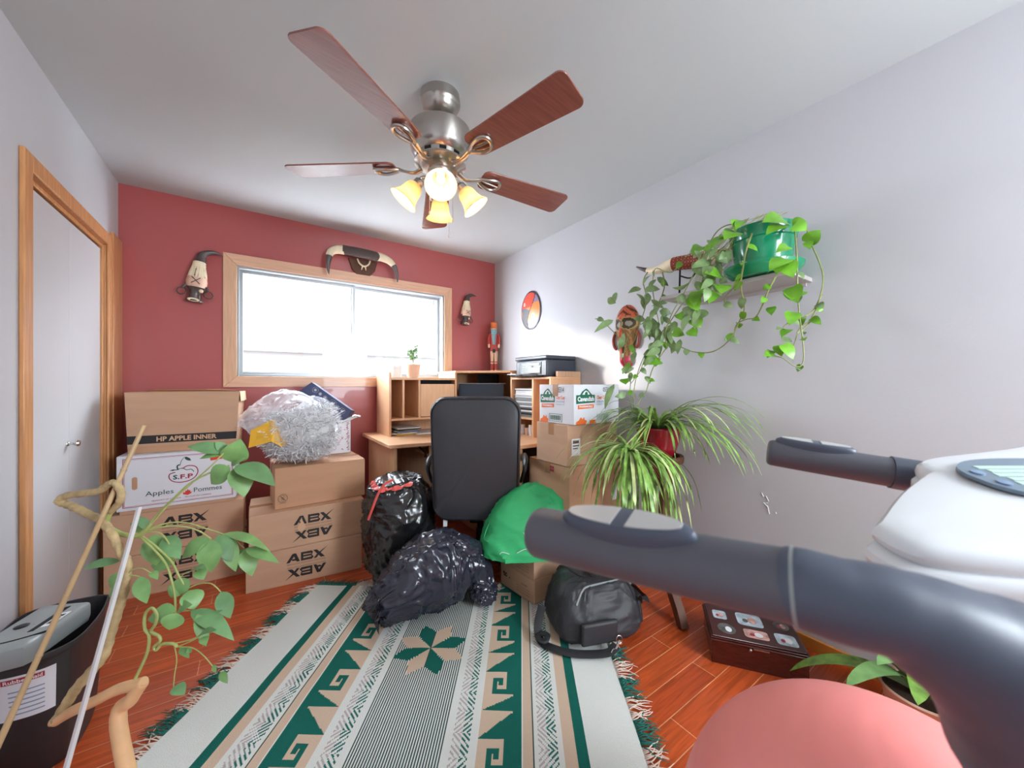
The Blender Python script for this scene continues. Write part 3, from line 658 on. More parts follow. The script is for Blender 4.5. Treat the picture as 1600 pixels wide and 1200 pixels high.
def abx(t, D_, cx, cz, s=1.0, scuff=False):
    F = face(D_); m = MB()
    w = 0.2 * s; h = 0.05 * s
    for flip in (False, True):
        z0 = cz - h - 0.02 * s if flip else cz + 0.02 * s
        def pt(px, pz): return (cx + (-px if flip else px) * s, z0 + ((h - pz) if flip else pz))
        def poly(pts): m.prism([pt(a * 1.0, b * s) for a, b in pts], 0, .0006, F)
        # A (stencil wedge), B, X
        poly([(-.105, 0), (-.073, .05), (-.055, .05), (-.036, 0), (-.052, 0), (-.066, .034), (-.088, 0)])
        poly([(-.074, .008), (-.079, .018), (-.055, .018), (-.051, .008)])
        poly([(-.03, 0), (-.03, .05), (-.018, .05), (-.018, 0)])
        poly([(-.018, .05), (.026, .05), (.032, .044), (.026, .036), (-.018, .038)])
        poly([(-.018, .031), (.026, .031), (.026, .021), (-.018, .021)])
        poly([(-.018, .012), (.026, .014), (.034, .008), (.028, 0), (-.018, 0)])
        poly([(.026, .044), (.034, .044), (.028, .026), (.022, .026)]); poly([(.022, .024), (.028, .024), (.038, .008), (.028, .008)])
        poly([(.034, .05), (.054, .05), (.098, 0), (.076, 0)])
        poly([(.036, 0), (.052, 0), (.064, .016), (.055, .024)]); poly([(.066, .032), (.073, .026), (.112, .062)])
        zt = z0 + h + 0.005 * s if flip else z0 - 0.015 * s
        lettering(m, 'INNOVATIVE PACKAGING SOLUTIONS', F, cx - .1 * s, zt, .2 * s, .007 * s, 1, 0.0, flip)
    lg = m.build('printed_logo', ['ink', 'ink_brown'], t); lg['label'] = 'black printed logo, upright and again upside down below'
    if scuff:
        m = MB(); m.prism([(cx - .085, cz + .004), (cx - .07, cz + .03), (cx - .064, cz + .062), (cx - .058, cz + .04), (cx - .045, cz + .012), (cx - .04, cz - .006), (cx - .06, cz - .022), (cx - .08, cz - .014)], .0008, .0014, F)
        m.build('torn_patch', 'carton_in', t)
def at_corner(x, y, W_, D_, yaw):   # centre of a box whose front left bottom corner is at x, y
    c = Matrix.Rotation(R(yaw), 2); v = c @ Vector((W_ / 2, D_ / 2)); return x + v.x, y + v.y
GA = 'printed packing cartons stacked under the window'
# right hand stack under the window
for (nm, xc, yc, yaw, z, hh, cx, sc, lb) in (('packing_carton', -0.04, 2.575, -5.0, 0.0, 0.218, -0.005, False, 'lower printed brown carton of the stack beside the black rubbish bag, on the floor'),
                                       ('packing_carton', -0.025, 2.55, -1.0, 0.2195, 0.218, 0.015, True, 'printed brown carton with a torn patch in its logo, middle of its stack')):
    x, y = at_corner(xc, yc, 0.612, 0.40, yaw); t = carton(nm, lb, 0.612, 0.40, hh, (x, y, z), R(yaw), group=GA); abx(t, 0.40, cx, hh * .49, 1.0, sc)
x, y = at_corner(0.10, 2.60, 0.51, 0.36, 2.0)
t = carton('plain_carton', 'plain brown carton with a round crossed out symbol, under the shredded paper bag', 0.51, 0.36, 0.242, (x, y, 0.439), R(2), body='carton2')
m = MB(); F = face(0.36); m.torus((-0.215, 0.062, 0), 0.024, 0.0009, F, n=30, m=4)
m.tube([(-0.232, .079, .0005), (-0.198, .045, .0005)], .0009, 5, F)
for dz in (-.012, .0, .011): m.torus((-0.215, .062 + dz, 0), .005 + .002 * abs(dz) / .012, .0007, F, n=14, m=4)
m.tube([(-.232, .034, .0005), (-.198, .034, .0005)], .0008, 5, F)
m.build('printed_symbol', 'ink_brown', t)
# left hand stack
for (xc, yaw, z, hh, sc, lb) in ((-0.664, -2.0, 0.0, 0.232, False, 'bottom printed brown carton in the stack beside the closet door'), (-0.666, -1.2, 0.2335, 0.232, False, 'printed brown carton directly below the white apple box')):
    x, y = at_corner(xc, 2.885, 0.612, 0.36, yaw); t = carton('packing_carton', lb, 0.612, 0.36, hh, (x, y, z), R(yaw), group=GA); abx(t, 0.36, 0.03, hh * .5, 1.0, sc)
# white apple box
x, y = at_corner(-0.612, 2.87, 0.52, 0.36, -1.5)
ab = carton('apple_box', 'white apple box with red border, hand hole and apple logo, third in the left stack', 0.52, 0.36, 0.30, (x, y, 0.4855), R(-1.5), body='carton_white', tape_top=False)
m = MB(); m.box(-.25, -.17, -.019, .25, .17, -.0005); m.build('inner_tray', 'carton', ab)
F = face(0.36); m = MB()
def rect_line(mb, x0, z0, x1, z1, w, mi, F):
    for q in ((x0, z0, x1, z0 + w), (x0, z1 - w, x1, z1), (x0, z0, x0 + w, z1), (x1 - w, z0, x1, z1)): mb.prism([(q[0], q[1]), (q[2], q[1]), (q[2], q[3]), (q[0], q[3])], 0, .0006, F, mi)
rect_line(m, -.235, .018, .245, .285, .0025, 0, F); rect_line(m, -.229, .024, .239, .279, .001, 0, F)
lettering(m, 'Apples', F, -.145, .062, .118, .034, 1, 0.0); lettering(m, 'Pommes', F, .062, .062, .13, .026, 1, 0.0)
lettering(m, 'PRODUCT OF CANADA  -  PRODUIT DU CANADA', F, -.118, .036, .26, .008, 0, 0.0)
ap = smoothpath([(.01, .205, 0), (.035, .22, 0), (.068, .212, 0), (.08, .185, 0), (.07, .155, 0), (.045, .135, 0), (.01, .128, 0), (-.025, .135, 0), (-.045, .155, 0), (-.044, .18, 0), (-.02, .188, 0)], 5)
m.tube(ap, .0024, 4, F, 0)
m.tube(smoothpath([(-.02, .2, 0), (.01, .208, 0), (.03, .196, 0), (.05, .198, 0), (.062, .182, 0)], 5), .0018, 4, F, 1)
m.tube(smoothpath([(-.008, .2, 0), (-.012, .222, 0), (-.002, .23, 0)], 4), .003, 4, F, 1); m.tube(smoothpath([(0, .225, 0), (.006, .25, 0), (.018, .27, 0)], 4), .0013, 4, F, 1)
m.prism([(.02, .272), (.03, .272), (.044, .262), (.05, .248), (.036, .25), (.024, .258)], 0, .0006, F, 1)
m.prism([(-.045, .2), (-.03, .206), (-.016, .202), (-.03, .197)], 0, .0006, F, 1)
lettering(m, 'S.', F, -.03, .147, .028, .026, 1, 0.03); lettering(m, 'F.P', F, .002, .147, .056, .026, 0, 0.03)
m.prism([(.012, .062), (.017, .07), (.022, .064), (.025, .078), (.03, .074), (.035, .084), (.040, .074), (.045, .078), (.047, .064), (.054, .07), (.05, .058), (.034, .05), (.016, .056)], 0, .0006, F, 2)
m.prism([(.138, .238), (.2, .244), (.204, .262), (.19, .272), (.15, .27), (.136, .256)], 0, .0006, F, 2)
M['ink_redorange'] = mat('orange red printing ink', (222, 64, 44), .6); M['ink_forest'] = mat('dark green printing ink', (40, 74, 60), .6)
m.build('printed_label', ['ink_red', 'ink_forest', 'ink_redorange'], ab)
m = MB(); pl = []
for i in range(24):
    a = 2 * math.pi * i / 24; pl.append((-.188 + .011 * math.cos(a), .148 + (.024 if math.sin(a) > 0 else -.024) + .011 * math.sin(a)))
m.prism(pl, 0, .0009, F); m.build('hand_hole', 'carton2', ab)
# open topped tall carton on the apple box
W_, D_, H_ = 0.525, 0.30, 0.345
x, y = at_corner(-0.60, 2.945, W_, D_, -4.5)
hp = thing('open_carton', 'large open brown carton with black printed band, on top of the white apple box', 'box', (x, y, 0.7875), R(-4.5))
m = MB(); fw = 0.0; x0, x1, ya, yb = -W_ / 2, W_ / 2, -D_ / 2, D_ / 2; tk = .004
sp = .018
m.loft([[(x0 + sp, ya, 0), (x1 - sp, ya, 0), (x1 - sp, yb, 0), (x0 + sp, yb, 0)], [(x0 + .003, ya, H_), (x1 - .0, ya, H_), (x1 - 0, yb, H_), (x0 + .003, yb, H_)], [(x0 + .007, ya + tk, H_), (x1 - tk, ya + tk, H_), (x1 - tk, yb - tk, H_), (x0 + .007, yb - tk, H_)], [(x0 + sp + tk, ya + tk, .005), (x1 - sp - tk, ya + tk, .005), (x1 - sp - tk, yb - tk, .005), (x0 + sp + tk, yb - tk, .005)]], smooth=False)
m.build('carton_body', 'carton', hp)
F = T(0, ya - .0006, 0) @ FRONT
m = MB(); m.prism([(x0 + .0165, .052), (x1 - .016, .052), (x1 - .013, .098), (x0 + .0135, .098)], 0, .0005, F, 0); m.build('printed_band', 'ink', hp)
m = MB(); lettering(m, 'HP APPLE INNER', F, -.125, .061, .275, .028, 0, 0.03, lift=.0012); m.build('printed_lettering', 'carton_in', hp)
m = MB(); m.prism([(x0 + .0195, .0), (x1 - .017, .0), (x1 - .018, .036), (x0 + .0205, .036)], 0, .0022, F); m.build('lower_lip', 'carton2', hp)
for sgn, nm in ((1, 'flap'),):
    m = MB(); m.loft([[(x1, ya + .004, H_), (x1 + .0035, ya + .004, H_ - .001), (x1 + .0035, yb - .004, H_ - .001), (x1, yb - .004, H_)], [(x1 + .006, ya + .004, H_ - .06), (x1 + .0095, ya + .006, H_ - .06), (x1 + .0095, yb - .006, H_ - .06), (x1 + .006, yb - .006, H_ - .06)]], smooth=False); m.build(nm, 'carton_in', hp)
m = MB(); m.loft([[(x0 + .004, yb - .004, H_), (x1 - .004, yb - .004, H_), (x1 - .004, yb, H_), (x0 + .004, yb, H_)], [(x0 + .07, yb - .03, H_ + .012), (x1 - .12, yb - .03, H_ + .01), (x1 - .12, yb - .027, H_ + .012), (x0 + .07, yb - .027, H_ + .014)]], smooth=False); m.build('flap', 'carton_in', hp)
# right hand stack by the desk
t = carton('tall_carton', 'tall brown carton with a small red mark, bottom of the stack by the desk', 0.46, 0.385, 0.695, (1.742, 1.795, 0), 0, body='carton2')
F = face(0.385); m = MB()
SIDE = T(-0.23 - 0.0036, 0, 0) @ RZ(R(-90)) @ FRONT
for i in range(3):
    for j in range(2): m.prism([(.005 + i * .019, .642 + j * .019), (.02 + i * .019, .642 + j * .019), (.02 + i * .019, .657 + j * .019), (.005 + i * .019, .657 + j * .019)], 0, .0006, SIDE)
m.build('red_mark', 'ink_red', t)
m = MB(); m.box(-.02, .44, 0, .02, .545, .0006, F @ T(.16, 0, 0)); m.build('paper_label', 'white', t)
t = carton('brown_carton', 'brown carton with a shipping label, between the tall carton and the white fries box', 0.43, 0.29, 0.243, (1.718, 1.752, 0.6965), 0, body='carton')
F = face(0.29); m = MB(); m.box(-.188, .06, 0, -.118, .16, .0006, F); m.build('shipping_label', 'white', t)
m = MB(); lettering(m, 'THIS SIDE UP  HANDLE WITH CARE', F, -.04, .075, .2, .012, 0); m.box(-.178, .115, .0007, -.128, .122, .0012, F); m.box(-.178, .10, .0007, -.14, .106, .0012, F); m.box(-.178, .132, .0007, -.13, .15, .0012, F); m.build('printed_lettering', 'ink_brown', t)
cv = carton('fries_box', 'white frozen fries box with green and orange logo on top of the carton stack', 0.40, 0.31, 0.236, (1.72, 1.735, 0.941), R(1), body='carton_white')
def cavendish(F, s, wide):
    m = MB()
    m.prism([(-.5 * .11, .12), (.5 * .11, .125), (.5 * .11, .166), (-.5 * .11, .166)], 0, .0006, F, 0)
    m.prism([(-.034, .166), (-.022, .184), (-.002, .198), (.004, .2), (.014, .192), (.034, .17), (.04, .166)], 0, .0006, F, 0)
    m.prism([(-.022, .168), (-.01, .184), (0, .19), (.012, .184), (.024, .168)], .0007, .001, F, 2)
    m.prism([(-.006, .168), (-.006, .178), (.004, .184), (.01, .178), (.01, .168)], .0011, .0014, F, 0)
    lettering(m, 'Cavendish', F, -.049, .132, .098, .026, 2, 0.04, lift=.0012)
    m.prism([(-.046, .092), (.048, .096), (.048, .116), (-.046, .113)], 0, .0006, F, 1); lettering(m, 'FARMERS', F, -.038, .099, .078, .011, 2, 0.03, lift=.0012)
    lettering(m, 'Clear Coat', F, .066, .142, .07 if wide else .06, .02, 1, 0.02); lettering(m, 'SKIN-ON FRIES', F, .066, .124, .076 if wide else .06, .010, 3, 0.0); lettering(m, 'STRAIGHT CUT', F, .066, .11, .06, .007, 3, 0.0)
    m.prism([(-.058, .012), (.0, .012), (.006, .03), (-.008, .036), (-.01, .05), (-.018, .038), (-.03, .05), (-.04, .034), (-.056, .026)], 0, .0006, F, 1)
    m.build('printed_label', ['ink_green', 'ink_orange', 'white', 'ink_blue'], cv)
    m = MB()
    if wide:
        m.prism([(.022, .012), (.06, .014), (.06, .032), (.022, .032)], 0, .0006, F, 1)
        for i in range(16): m.box(.068 + i * .0046, .028, 0, .068 + i * .0046 + (.0014 if i % 3 else .0026), .062, .0006, F, 0)
        lettering(m, '05314', F, .105, .182, .052, .024, 2, 0.0)
    else:
        rect_line(m, .012, .02, .108, .062, .0022, 3, F)
        for i in range(16): m.box(.022 + i * .0048, .028, 0, .022 + i * .0048 + (.0012 if i % 3 else .0024), .054, .0006, F, 3)
        lettering(m, '05314', F, .075, .178, .045, .03, 2, 0.0)
    m.build('printed_codes', ['ink_blue', 'ink_orange', 'ink', 'ink_green'], cv)
cavendish(face(0.31) @ T(-.105, -.012, 0) @ Matrix.Diagonal((1.42, 1.12, 1, 1)), 1, True)
cavendish(T(-0.20 - .0036, 0, 0) @ RZ(R(-90)) @ FRONT @ T(-.072, -.012, 0) @ Matrix.Diagonal((1.22, 1.12, 1, 1)), 1, False)
GS = 'small brown cartons under the green bag'
for k, (z, yaw) in enumerate(((0.0, 6), (0.1275, 4.5))):
    cx, cy = 1.222, 1.56; v = Matrix.Rotation(R(yaw), 2) @ Vector((.134, .143))
    t = carton('small_carton', ('lower small brown carton with printed letters, resting on the rug edge', 'upper small brown carton directly under the green bag')[k], 0.268, 0.286, 0.1265, (cx + v.x - .002 * k, cy + v.y + .003 * k, z + 0.011), R(yaw), group=GS, tape_top=(k == 1))
    SIDE = T(-.134 - .0036, 0, 0) @ RZ(R(-90)) @ FRONT; m = MB()
    lettering(m, 'CALGARY', SIDE, .04, .07, .05, .010); 
    for q in range(3): lettering(m, 'FURNISHINGS SUPPLY COMPANY', SIDE, .0, .052 - q * .014, .11, .006, 0, 0.0)
    if k == 0: lettering(m, 'tc', SIDE, -.115, .062, .035, .03, 1, 0.05); m.disc((-.058, .066), .004, .004, SIDE, 1)
    else: m.box(-.05, .1, 0, .1, .104, .0006, SIDE, 0)
    m.build('printed_lettering', ['ink_brown', 'ink'], t)

# ================================================================== desk and hutch
dk = thing('corner_desk', 'maple coloured corner desk under the window, behind the office chair', 'desk', (1.3, 2.8, 0))
ZT = 0.775
m = MB(); m.prism([(0.735, 3.25), (0.735, 2.495), (1.03, 2.455), (1.42, 2.09), (1.43, 1.998), (2.026, 1.998), (2.026, 3.25)], ZT - 0.026, ZT); m.build('desktop', 'desk', dk, world=True, bevel=0.004)
for q in ((0.775, 2.52, 0.797, 3.2), (1.95, 2.0, 2.02, 2.02)):
    m = MB(); m.box(q[0], q[1], 0, q[2], q[3], ZT - .026); m.build('side_panel', 'desk_v', dk, world=True, bevel=.002)
m = MB(); m.box(1.46, 2.02, .0, 1.48, 3.1, ZT - .026); m.build('side_panel', 'desk_v', dk, world=True, bevel=.002)
m = MB(); m.box(.80, 3.2, .25, 2.02, 3.215, ZT - .026); m.build('back_panel', 'desk_v', dk, world=True)
m = MB(); m.box(1.02, 2.50, .665, 1.42, 2.78, .683); m.box(1.02, 2.50, .683, 1.035, 2.52, .75); kt = m.build('keyboard_tray', 'desk', dk, world=True, bevel=.002)
m = MB(); m.tube([(1.0, 2.53, .69), (1.0, 2.75, .74)], .005, 6); m.tube([(1.0, 2.53, .66), (1.0, 2.53, .70)], .008, 8); m.build('tray_slide', 'gap', kt, world=True)
hu = thing('desk_hutch', 'maple coloured hutch with open cubbies standing on the corner desk', 'shelf unit', (1.4, 3.0, ZT))
m = MB(); m.box(.85, 2.89, ZT, .868, 3.24, 1.272); m.build('end_panel', 'desk_v', hu, world=True, bevel=.002)
m = MB(); m.box(.868, 2.89, 1.212, 1.41, 3.24, 1.23); m.build('top_board', 'desk', hu, world=True, bevel=.002)
m = MB(); m.box(.868, 2.89, .895, 1.41, 3.24, .912); m.build('shelf_board', 'desk', hu, world=True, bevel=.002)
m = MB(); m.box(.868, 3.236, ZT, 1.41, 3.244, 1.24); m.build('back_board', 'desk_v', hu, world=True)
for x in (.955, 1.085): 
    m = MB(); m.box(x, 2.893, .912, x + .017, 3.236, 1.212); m.build('divider', 'desk_v', hu, world=True, bevel=.002)
m = MB(); m.box(1.405, 2.89, ZT, 1.422, 3.24, 1.275); m.build('end_panel', 'desk_v', hu, world=True, bevel=.002)
m = MB(); m.box(1.104, 2.895, .916, 1.403, 2.91, 1.18); m.build('cabinet_door', 'desk_v', hu, world=True, bevel=.002)
m = MB(); m.box(1.104, 2.96, 1.17, 1.403, 2.97, 1.212); m.build('finger_gap', 'gap', hu, world=True)
m = MB(); m.prism([(1.40, 3.244), (1.40, 2.87), (1.43, 2.87), (1.73, 2.54), (2.03, 2.54), (2.03, 3.244)], 1.274, 1.292); m.build('corner_top', 'desk', hu, world=True, bevel=.002)
m = MB(); m.box(1.422, 3.236, ZT, 2.03, 3.244, 1.274); m.box(2.022, 2.54, ZT, 2.03, 3.236, 1.274); m.build('back_board', 'desk_v', hu, world=True)
m = MB(); m.box(1.735, 2.52, ZT, 2.03, 2.538, 1.274); m.build('end_panel', 'desk_v', hu, world=True, bevel=.002)
m = MB(); m.box(1.735, 2.03, 1.216, 2.03, 2.52, 1.232); m.build('top_board', 'desk', hu, world=True, bevel=.002)
m = MB(); m.box(1.735, 2.23, ZT, 2.03, 2.25, 1.216); m.build('divider', 'desk_v', hu, world=True, bevel=.002)
m = MB(); m.box(1.735, 2.03, ZT, 2.03, 2.048, 1.216); m.build('end_panel', 'desk_v', hu, world=True, bevel=.002)
m = MB(); m.box(1.735, 2.25, .905, 2.03, 2.52, .92); m.build('shelf_board', 'desk', hu, world=True, bevel=.002)
m = MB(); m.box(1.80, 2.03, 1.2325, 2.03, 2.052, 1.273); m.build('end_rail', 'trim', hu, world=True, bevel=.002)
# printer
pr = thing('printer', 'slate grey desktop printer on the right end of the hutch', 'printer', (1.882, 2.275, 1.2325))
PL = T(1.74 - 1.882, 0, 0)
m = MB(); m.box(1.745, 2.085, 1.236, 2.03, 2.472, 1.362); m.build('printer_body', 'printer', pr, world=True, bevel=.012, seg=3)
m = MB(); m.box(1.738, 2.08, 1.364, 2.032, 2.478, 1.392); m.build('scanner_lid', 'printer', pr, world=True, bevel=.008, seg=3)
m = MB(); m.box(1.7405, 2.15, 1.252, 1.746, 2.42, 1.345); m.build('front_recess', 'glossblack', pr, world=True)
m = MB(); m.box(1.7365, 2.16, 1.318, 1.7425, 2.38, 1.340); m.box(1.7365, 2.155, 1.262, 1.742, 2.365, 1.308); m.build('control_panel', 'shred_grey', pr, world=True, bevel=.002)
m = MB(); m.box(1.735, 2.25, 1.307, 1.739, 2.29, 1.316); m.build('screen', 'glossblack', pr, world=True)
m = MB(); m.box(1.68, 2.12, 1.236, 1.745, 2.46, 1.244); m.box(1.68, 2.12, 1.244, 1.69, 2.46, 1.252); m.build('paper_tray', 'glossblack', pr, world=True, bevel=.002)
tag(MB().box(0, 0, 0, .075, .10, .006).build('note_pad', 'white', loc=(1.68, 2.385, 1.2525), rotz=R(8)), 'small white note pad on the printer tray', 'paper')
# monitor and box in the corner bay
mo = thing('monitor', 'dark slate flat monitor standing in the corner bay of the hutch', 'monitor', (1.63, 2.83, ZT), R(-42))
m = MB(); m.box(-.20, -.015, .10, .20, .015, .405); m.build('screen', 'monitor', mo, bevel=.006)
m = MB(); m.box(-.21, -.0165, .405, .21, .016, .412); m.build('bezel', 'shred_grey', mo, bevel=.002)
m = MB(); m.box(-.03, .01, .01, .03, .03, .25); m.box(-.12, -.07, 0, .12, .09, .012); m.build('monitor_stand', 'blackplastic', mo, bevel=.004)
m = MB(); m.box(-.09, -.06, 0, .09, .06, .235); tag(m.build('speaker_box', 'gap', loc=(1.79, 2.98, 1.035), rotz=R(-42), bevel=.004), 'black box on the shelf behind the monitor in the corner', 'speaker')
m = MB(); m.prism([(1.45, 3.23), (1.62, 3.05), (1.80, 2.86), (1.95, 2.70), (2.02, 2.70), (2.02, 3.23)], 1.018, 1.034); m.build('corner_shelf', 'desk', hu, world=True)
# papers in the right bay
z = 0.9205
for k in range(22):
    hgt = random.uniform(.005, .016)
    if z + hgt > 1.205: break
    c = random.choice(['white', 'white', 'white', 'shred_grey', 'ink'])
    dx = random.uniform(-.012, .006); m = MB(); m.box(-.115, -.12, 0, .115, .12, hgt - .0008)
    tag(m.build('paper_pad', c, loc=(1.875 + dx, 2.385, z), rotz=R(random.uniform(-1.5, 1.5))), 'paper or disc case in the tall pile below the printer', 'paper', 'papers and cases piled in the bay below the printer'); z += hgt
for k, (x, y, h_, c) in enumerate(((1.79, 2.45, .075, 'white'), (1.80, 2.385, .055, 'terracotta'), (1.79, 2.32, .085, 'white'))):
    m = MB(); m.lathe([(0, 0), (.022, 0), (.026, h_ * .5), (.026, h_), (.022, h_), (.021, .006), (0, .006)], n=20)
    tag(m.build('cup', c, loc=(x, y, ZT + .0005)), ('white cup at the far left below the paper pile', 'small tan cup between two white cups', 'taller white cup nearest the divider')[k] + ' on the desk', 'cup', 'cups under the right bay shelf')
# magazines and folder in the left bay
zz = ZT + .0005
for k, (c, w, rz) in enumerate((('yellow', .17, 4), ('white', .20, -6), ('ink_blue', .2, 9), ('shred_grey', .2, -3), ('ink', .19, 12), ('white', .19, 3))):
    m = MB(); m.box(-w / 2, -.12, 0, w / 2, .12, .0085)
    tag(m.build('magazine', c, loc=(.985 + k * .006, 3.03 + .004 * k, zz), rotz=R(rz)), ('yellow magazine at the bottom of the pile', 'white magazine second from the bottom', 'pale blue magazine in the middle of the pile', 'grey magazine in the upper half of the pile', 'dark magazine near the top of the pile', 'white magazine on top of the pile')[k] + ' in the left hutch bay', 'magazine', 'magazines in the low left bay'); zz += .0092
m = MB(); m.box(-.15, -.11, 0, .15, .11, .008); tag(m.build('folder', 'white', loc=(1.225, 2.99, ZT + .0005), rotz=R(-4), bevel=.002), 'pale folder lying flat on the desk under the hutch', 'folder')
# potted sapling and white candle jar on the hutch
pt = thing('potted_sapling', 'small leafy sapling in a pale square shouldered pot in front of the window', 'potted plant', (1.10, 3.06, 1.2305))
m = MB(); m.lathe([(0, 0), (.042, 0), (.05, .03), (.058, .10), (.06, .112), (.053, .112), (.05, .09), (0, .09)], n=28); m.build('pot', 'terracotta', pt)
m = MB(); m.lathe([(0, .091), (.05, .091)], n=24); m.build('soil', 'soil', pt)
m = MB(); m.tube(smoothpath([(0, 0, .09), (.004, 0, .15), (-.003, .002, .2)], 4), .003, 6); 
tips = []
for k in range(12):
    a = random.uniform(0, 6.28); L = random.uniform(.05, .1); z0 = random.uniform(.12, .2); p = (L * .75 * math.cos(a), L * .75 * math.sin(a), z0 + L * .8); m.tube([(0, 0, z0), p], .0014, 5); tips.append(((0, 0, z0), p))
st = m.build('stem', 'vine', pt)
m = MB()
for a, b in tips:
    a = Vector(a); b = Vector(b)
    for q in range(7):
        p = a.lerp(b, .35 + q * .1); d = Vector((random.uniform(-1, 1), random.uniform(-1, 1), random.uniform(0, 1))).normalized(); leaf(m, p, p + d * random.uniform(.02, .032), .006, nrm=(random.uniform(-1, 1), -1, .5), n=4)
m.build('foliage', 'leaf_dull', pt)
m = MB(); m.lathe([(0, 0), (.042, 0), (.046, .01), (.046, .095), (.042, .095), (.041, .012), (0, .012)], n=28); tag(m.build('candle_jar', 'white', loc=(.955, 3.06, 1.2305)), 'plain white candle jar on the hutch left of the sapling', 'jar')

# ================================================================== office chair
ch = thing('office_chair', 'high backed black leather office chair seen from behind', 'office chair', (1.235, 2.16, 0), R(-34.6))
def rounded_slab(mb, w, h, th, z0, y0, n=10, rc=.09, bulge=.02, Mx=None, taper=1.0):
    # rounded rectangle outline in XZ, thickness along Y, puffed
    out = []
    def arc(cx, cz, a0, a1): return [(cx + rc * math.cos(R(a0 + (a1 - a0) * i / n)), cz + rc * math.sin(R(a0 + (a1 - a0) * i / n))) for i in range(n + 1)]
    o = arc(w / 2 - rc, h - rc, 90, 0) + arc((w / 2 - rc) * taper, rc, 0, -90) + arc(-(w / 2 - rc) * taper, rc, -90, -180) + arc(-w / 2 + rc, h - rc, 180, 90)
    cz = h / 2; rings = []
    for s, yy in ((0.0, -th / 2 - bulge), (.35, -th / 2 - bulge * .92), (.65, -th / 2 - bulge * .7), (.85, -th / 2 - bulge * .35), (.96, -th / 2), (1.0, -th / 4), (1.0, th / 4), (.96, th / 2), (.7, th / 2 + bulge * .5), (0, th / 2 + bulge * .8)):
        s2 = max(s, .001); rings.append([(x * s2, y0 + yy, z0 + cz + (z - cz) * s2) for x, z in o])
    mb.loft(rings, Mx)
BY = -.30
m = MB(); rounded_slab(m, .525, .715, .085, .392, BY, bulge=.022, taper=.92, rc=.095)
# gentle horizontal creases low on the back
for i, v in enumerate(m.v):
    if v.y < BY - .04:
        k = sum(math.exp(-((v.z - zc - .10 * (v.x + .1)) / .012) ** 2) * math.exp(-((v.x + .18) / .13) ** 2) for zc in (.50, .56, .62)); v.y += .011 * k
m.build('backrest', 'leather', ch)
m = MB(); rc = .095
def outline(w, h, z0, taper, n=10, inset=0):
    w -= inset * 2; r = rc - inset * .4
    def arc(cx, cz, a0, a1): return [(cx + r * math.cos(R(a0 + (a1 - a0) * i / n)), cz + r * math.sin(R(a0 + (a1 - a0) * i / n))) for i in range(n + 1)]
    hh = h - inset * 2
    o = arc(w / 2 - r, hh - r, 90, 0) + arc((w / 2 - r) * taper, r, 0, -90) + arc(-(w / 2 - r) * taper, r, -90, -180) + arc(-w / 2 + r, hh - r, 180, 90)
    return [(x, z + z0 + inset) for x, z in o]
ol = outline(.525, .715, .392, .92, inset=.012); m.tube([(x, BY - .046, z) for x, z in ol] + [(ol[0][0], BY - .046, ol[0][1])], .0042, 6); m.build('piping', 'glossblack', ch)
m = MB(); rounded_slab(m, .50, .48, .10, 0, 0, bulge=.02, rc=.1); 
m.v = [Vector((v.x, v.z - .24, .47 - v.y)) for v in m.v]; m.build('seat', 'leather', ch)
for sx in (-1, 1):
    m = MB(); P = smoothpath([(sx * .262, BY + .03, .60), (sx * .285, BY + .02, .68), (sx * .29, BY + .10, .715), (sx * .29, .0, .70), (sx * .285, .10, .66), (sx * .27, .12, .56), (sx * .22, .06, .44)], 6)
    m.tube(P, interp([.012, .018, .026, .026, .02, .016, .014], len(P)), 10, flat=.7); m.build('armrest', 'blackplastic', ch)
m = MB(); m.box(-.04, BY + .02, .36, .04, BY + .06, .66); m.box(-.04, BY + .02, .36, .04, .05, .385); m.box(-.09, -.1, .385, .09, .1, .42); m.build('back_bracket', 'blackplastic', ch, bevel=.008)
m = MB(); m.lathe([(0, .39), (.02, .39), (.02, .22), (.028, .22), (.03, .1), (.04, .08), (0, .06)], n=20); m.build('gas_lift', 'blackplastic', ch)
m = MB(); m.tube([(.09, -.05, .40), (.20, -.08, .40), (.22, -.08, .395)], [.005, .005, .011], 8); m.build('height_lever', 'blackplastic', ch)
for k in range(5):
    a = R(20 + 72 * k); MM = RZ(a); m = MB(); P = [(.03, 0, .10), (.16, 0, .095), (.285, 0, .07)]; m.tube(P, [.03, .024, .018], 10, MM, flat=.7); lg = m.build('base_leg', 'blackplastic', ch)
    c = MB()
    for s in (-1, 1): c.lathe([(0, -.008), (.022, -.008), (.026, -.004), (.026, .006), (.02, .009), (0, .009)], MM @ T(.285, s * .015, .0275) @ RX(R(90)), n=18)
    c.tube([(.285, 0, .028), (.285, 0, .062)], .008, 8, MM); c.build('caster', 'blackplastic', lg)
m = MB(); m.box(-.185, BY - .03, .36, -.165, BY - .012, .40); m.build('paper_tag', 'white', ch)

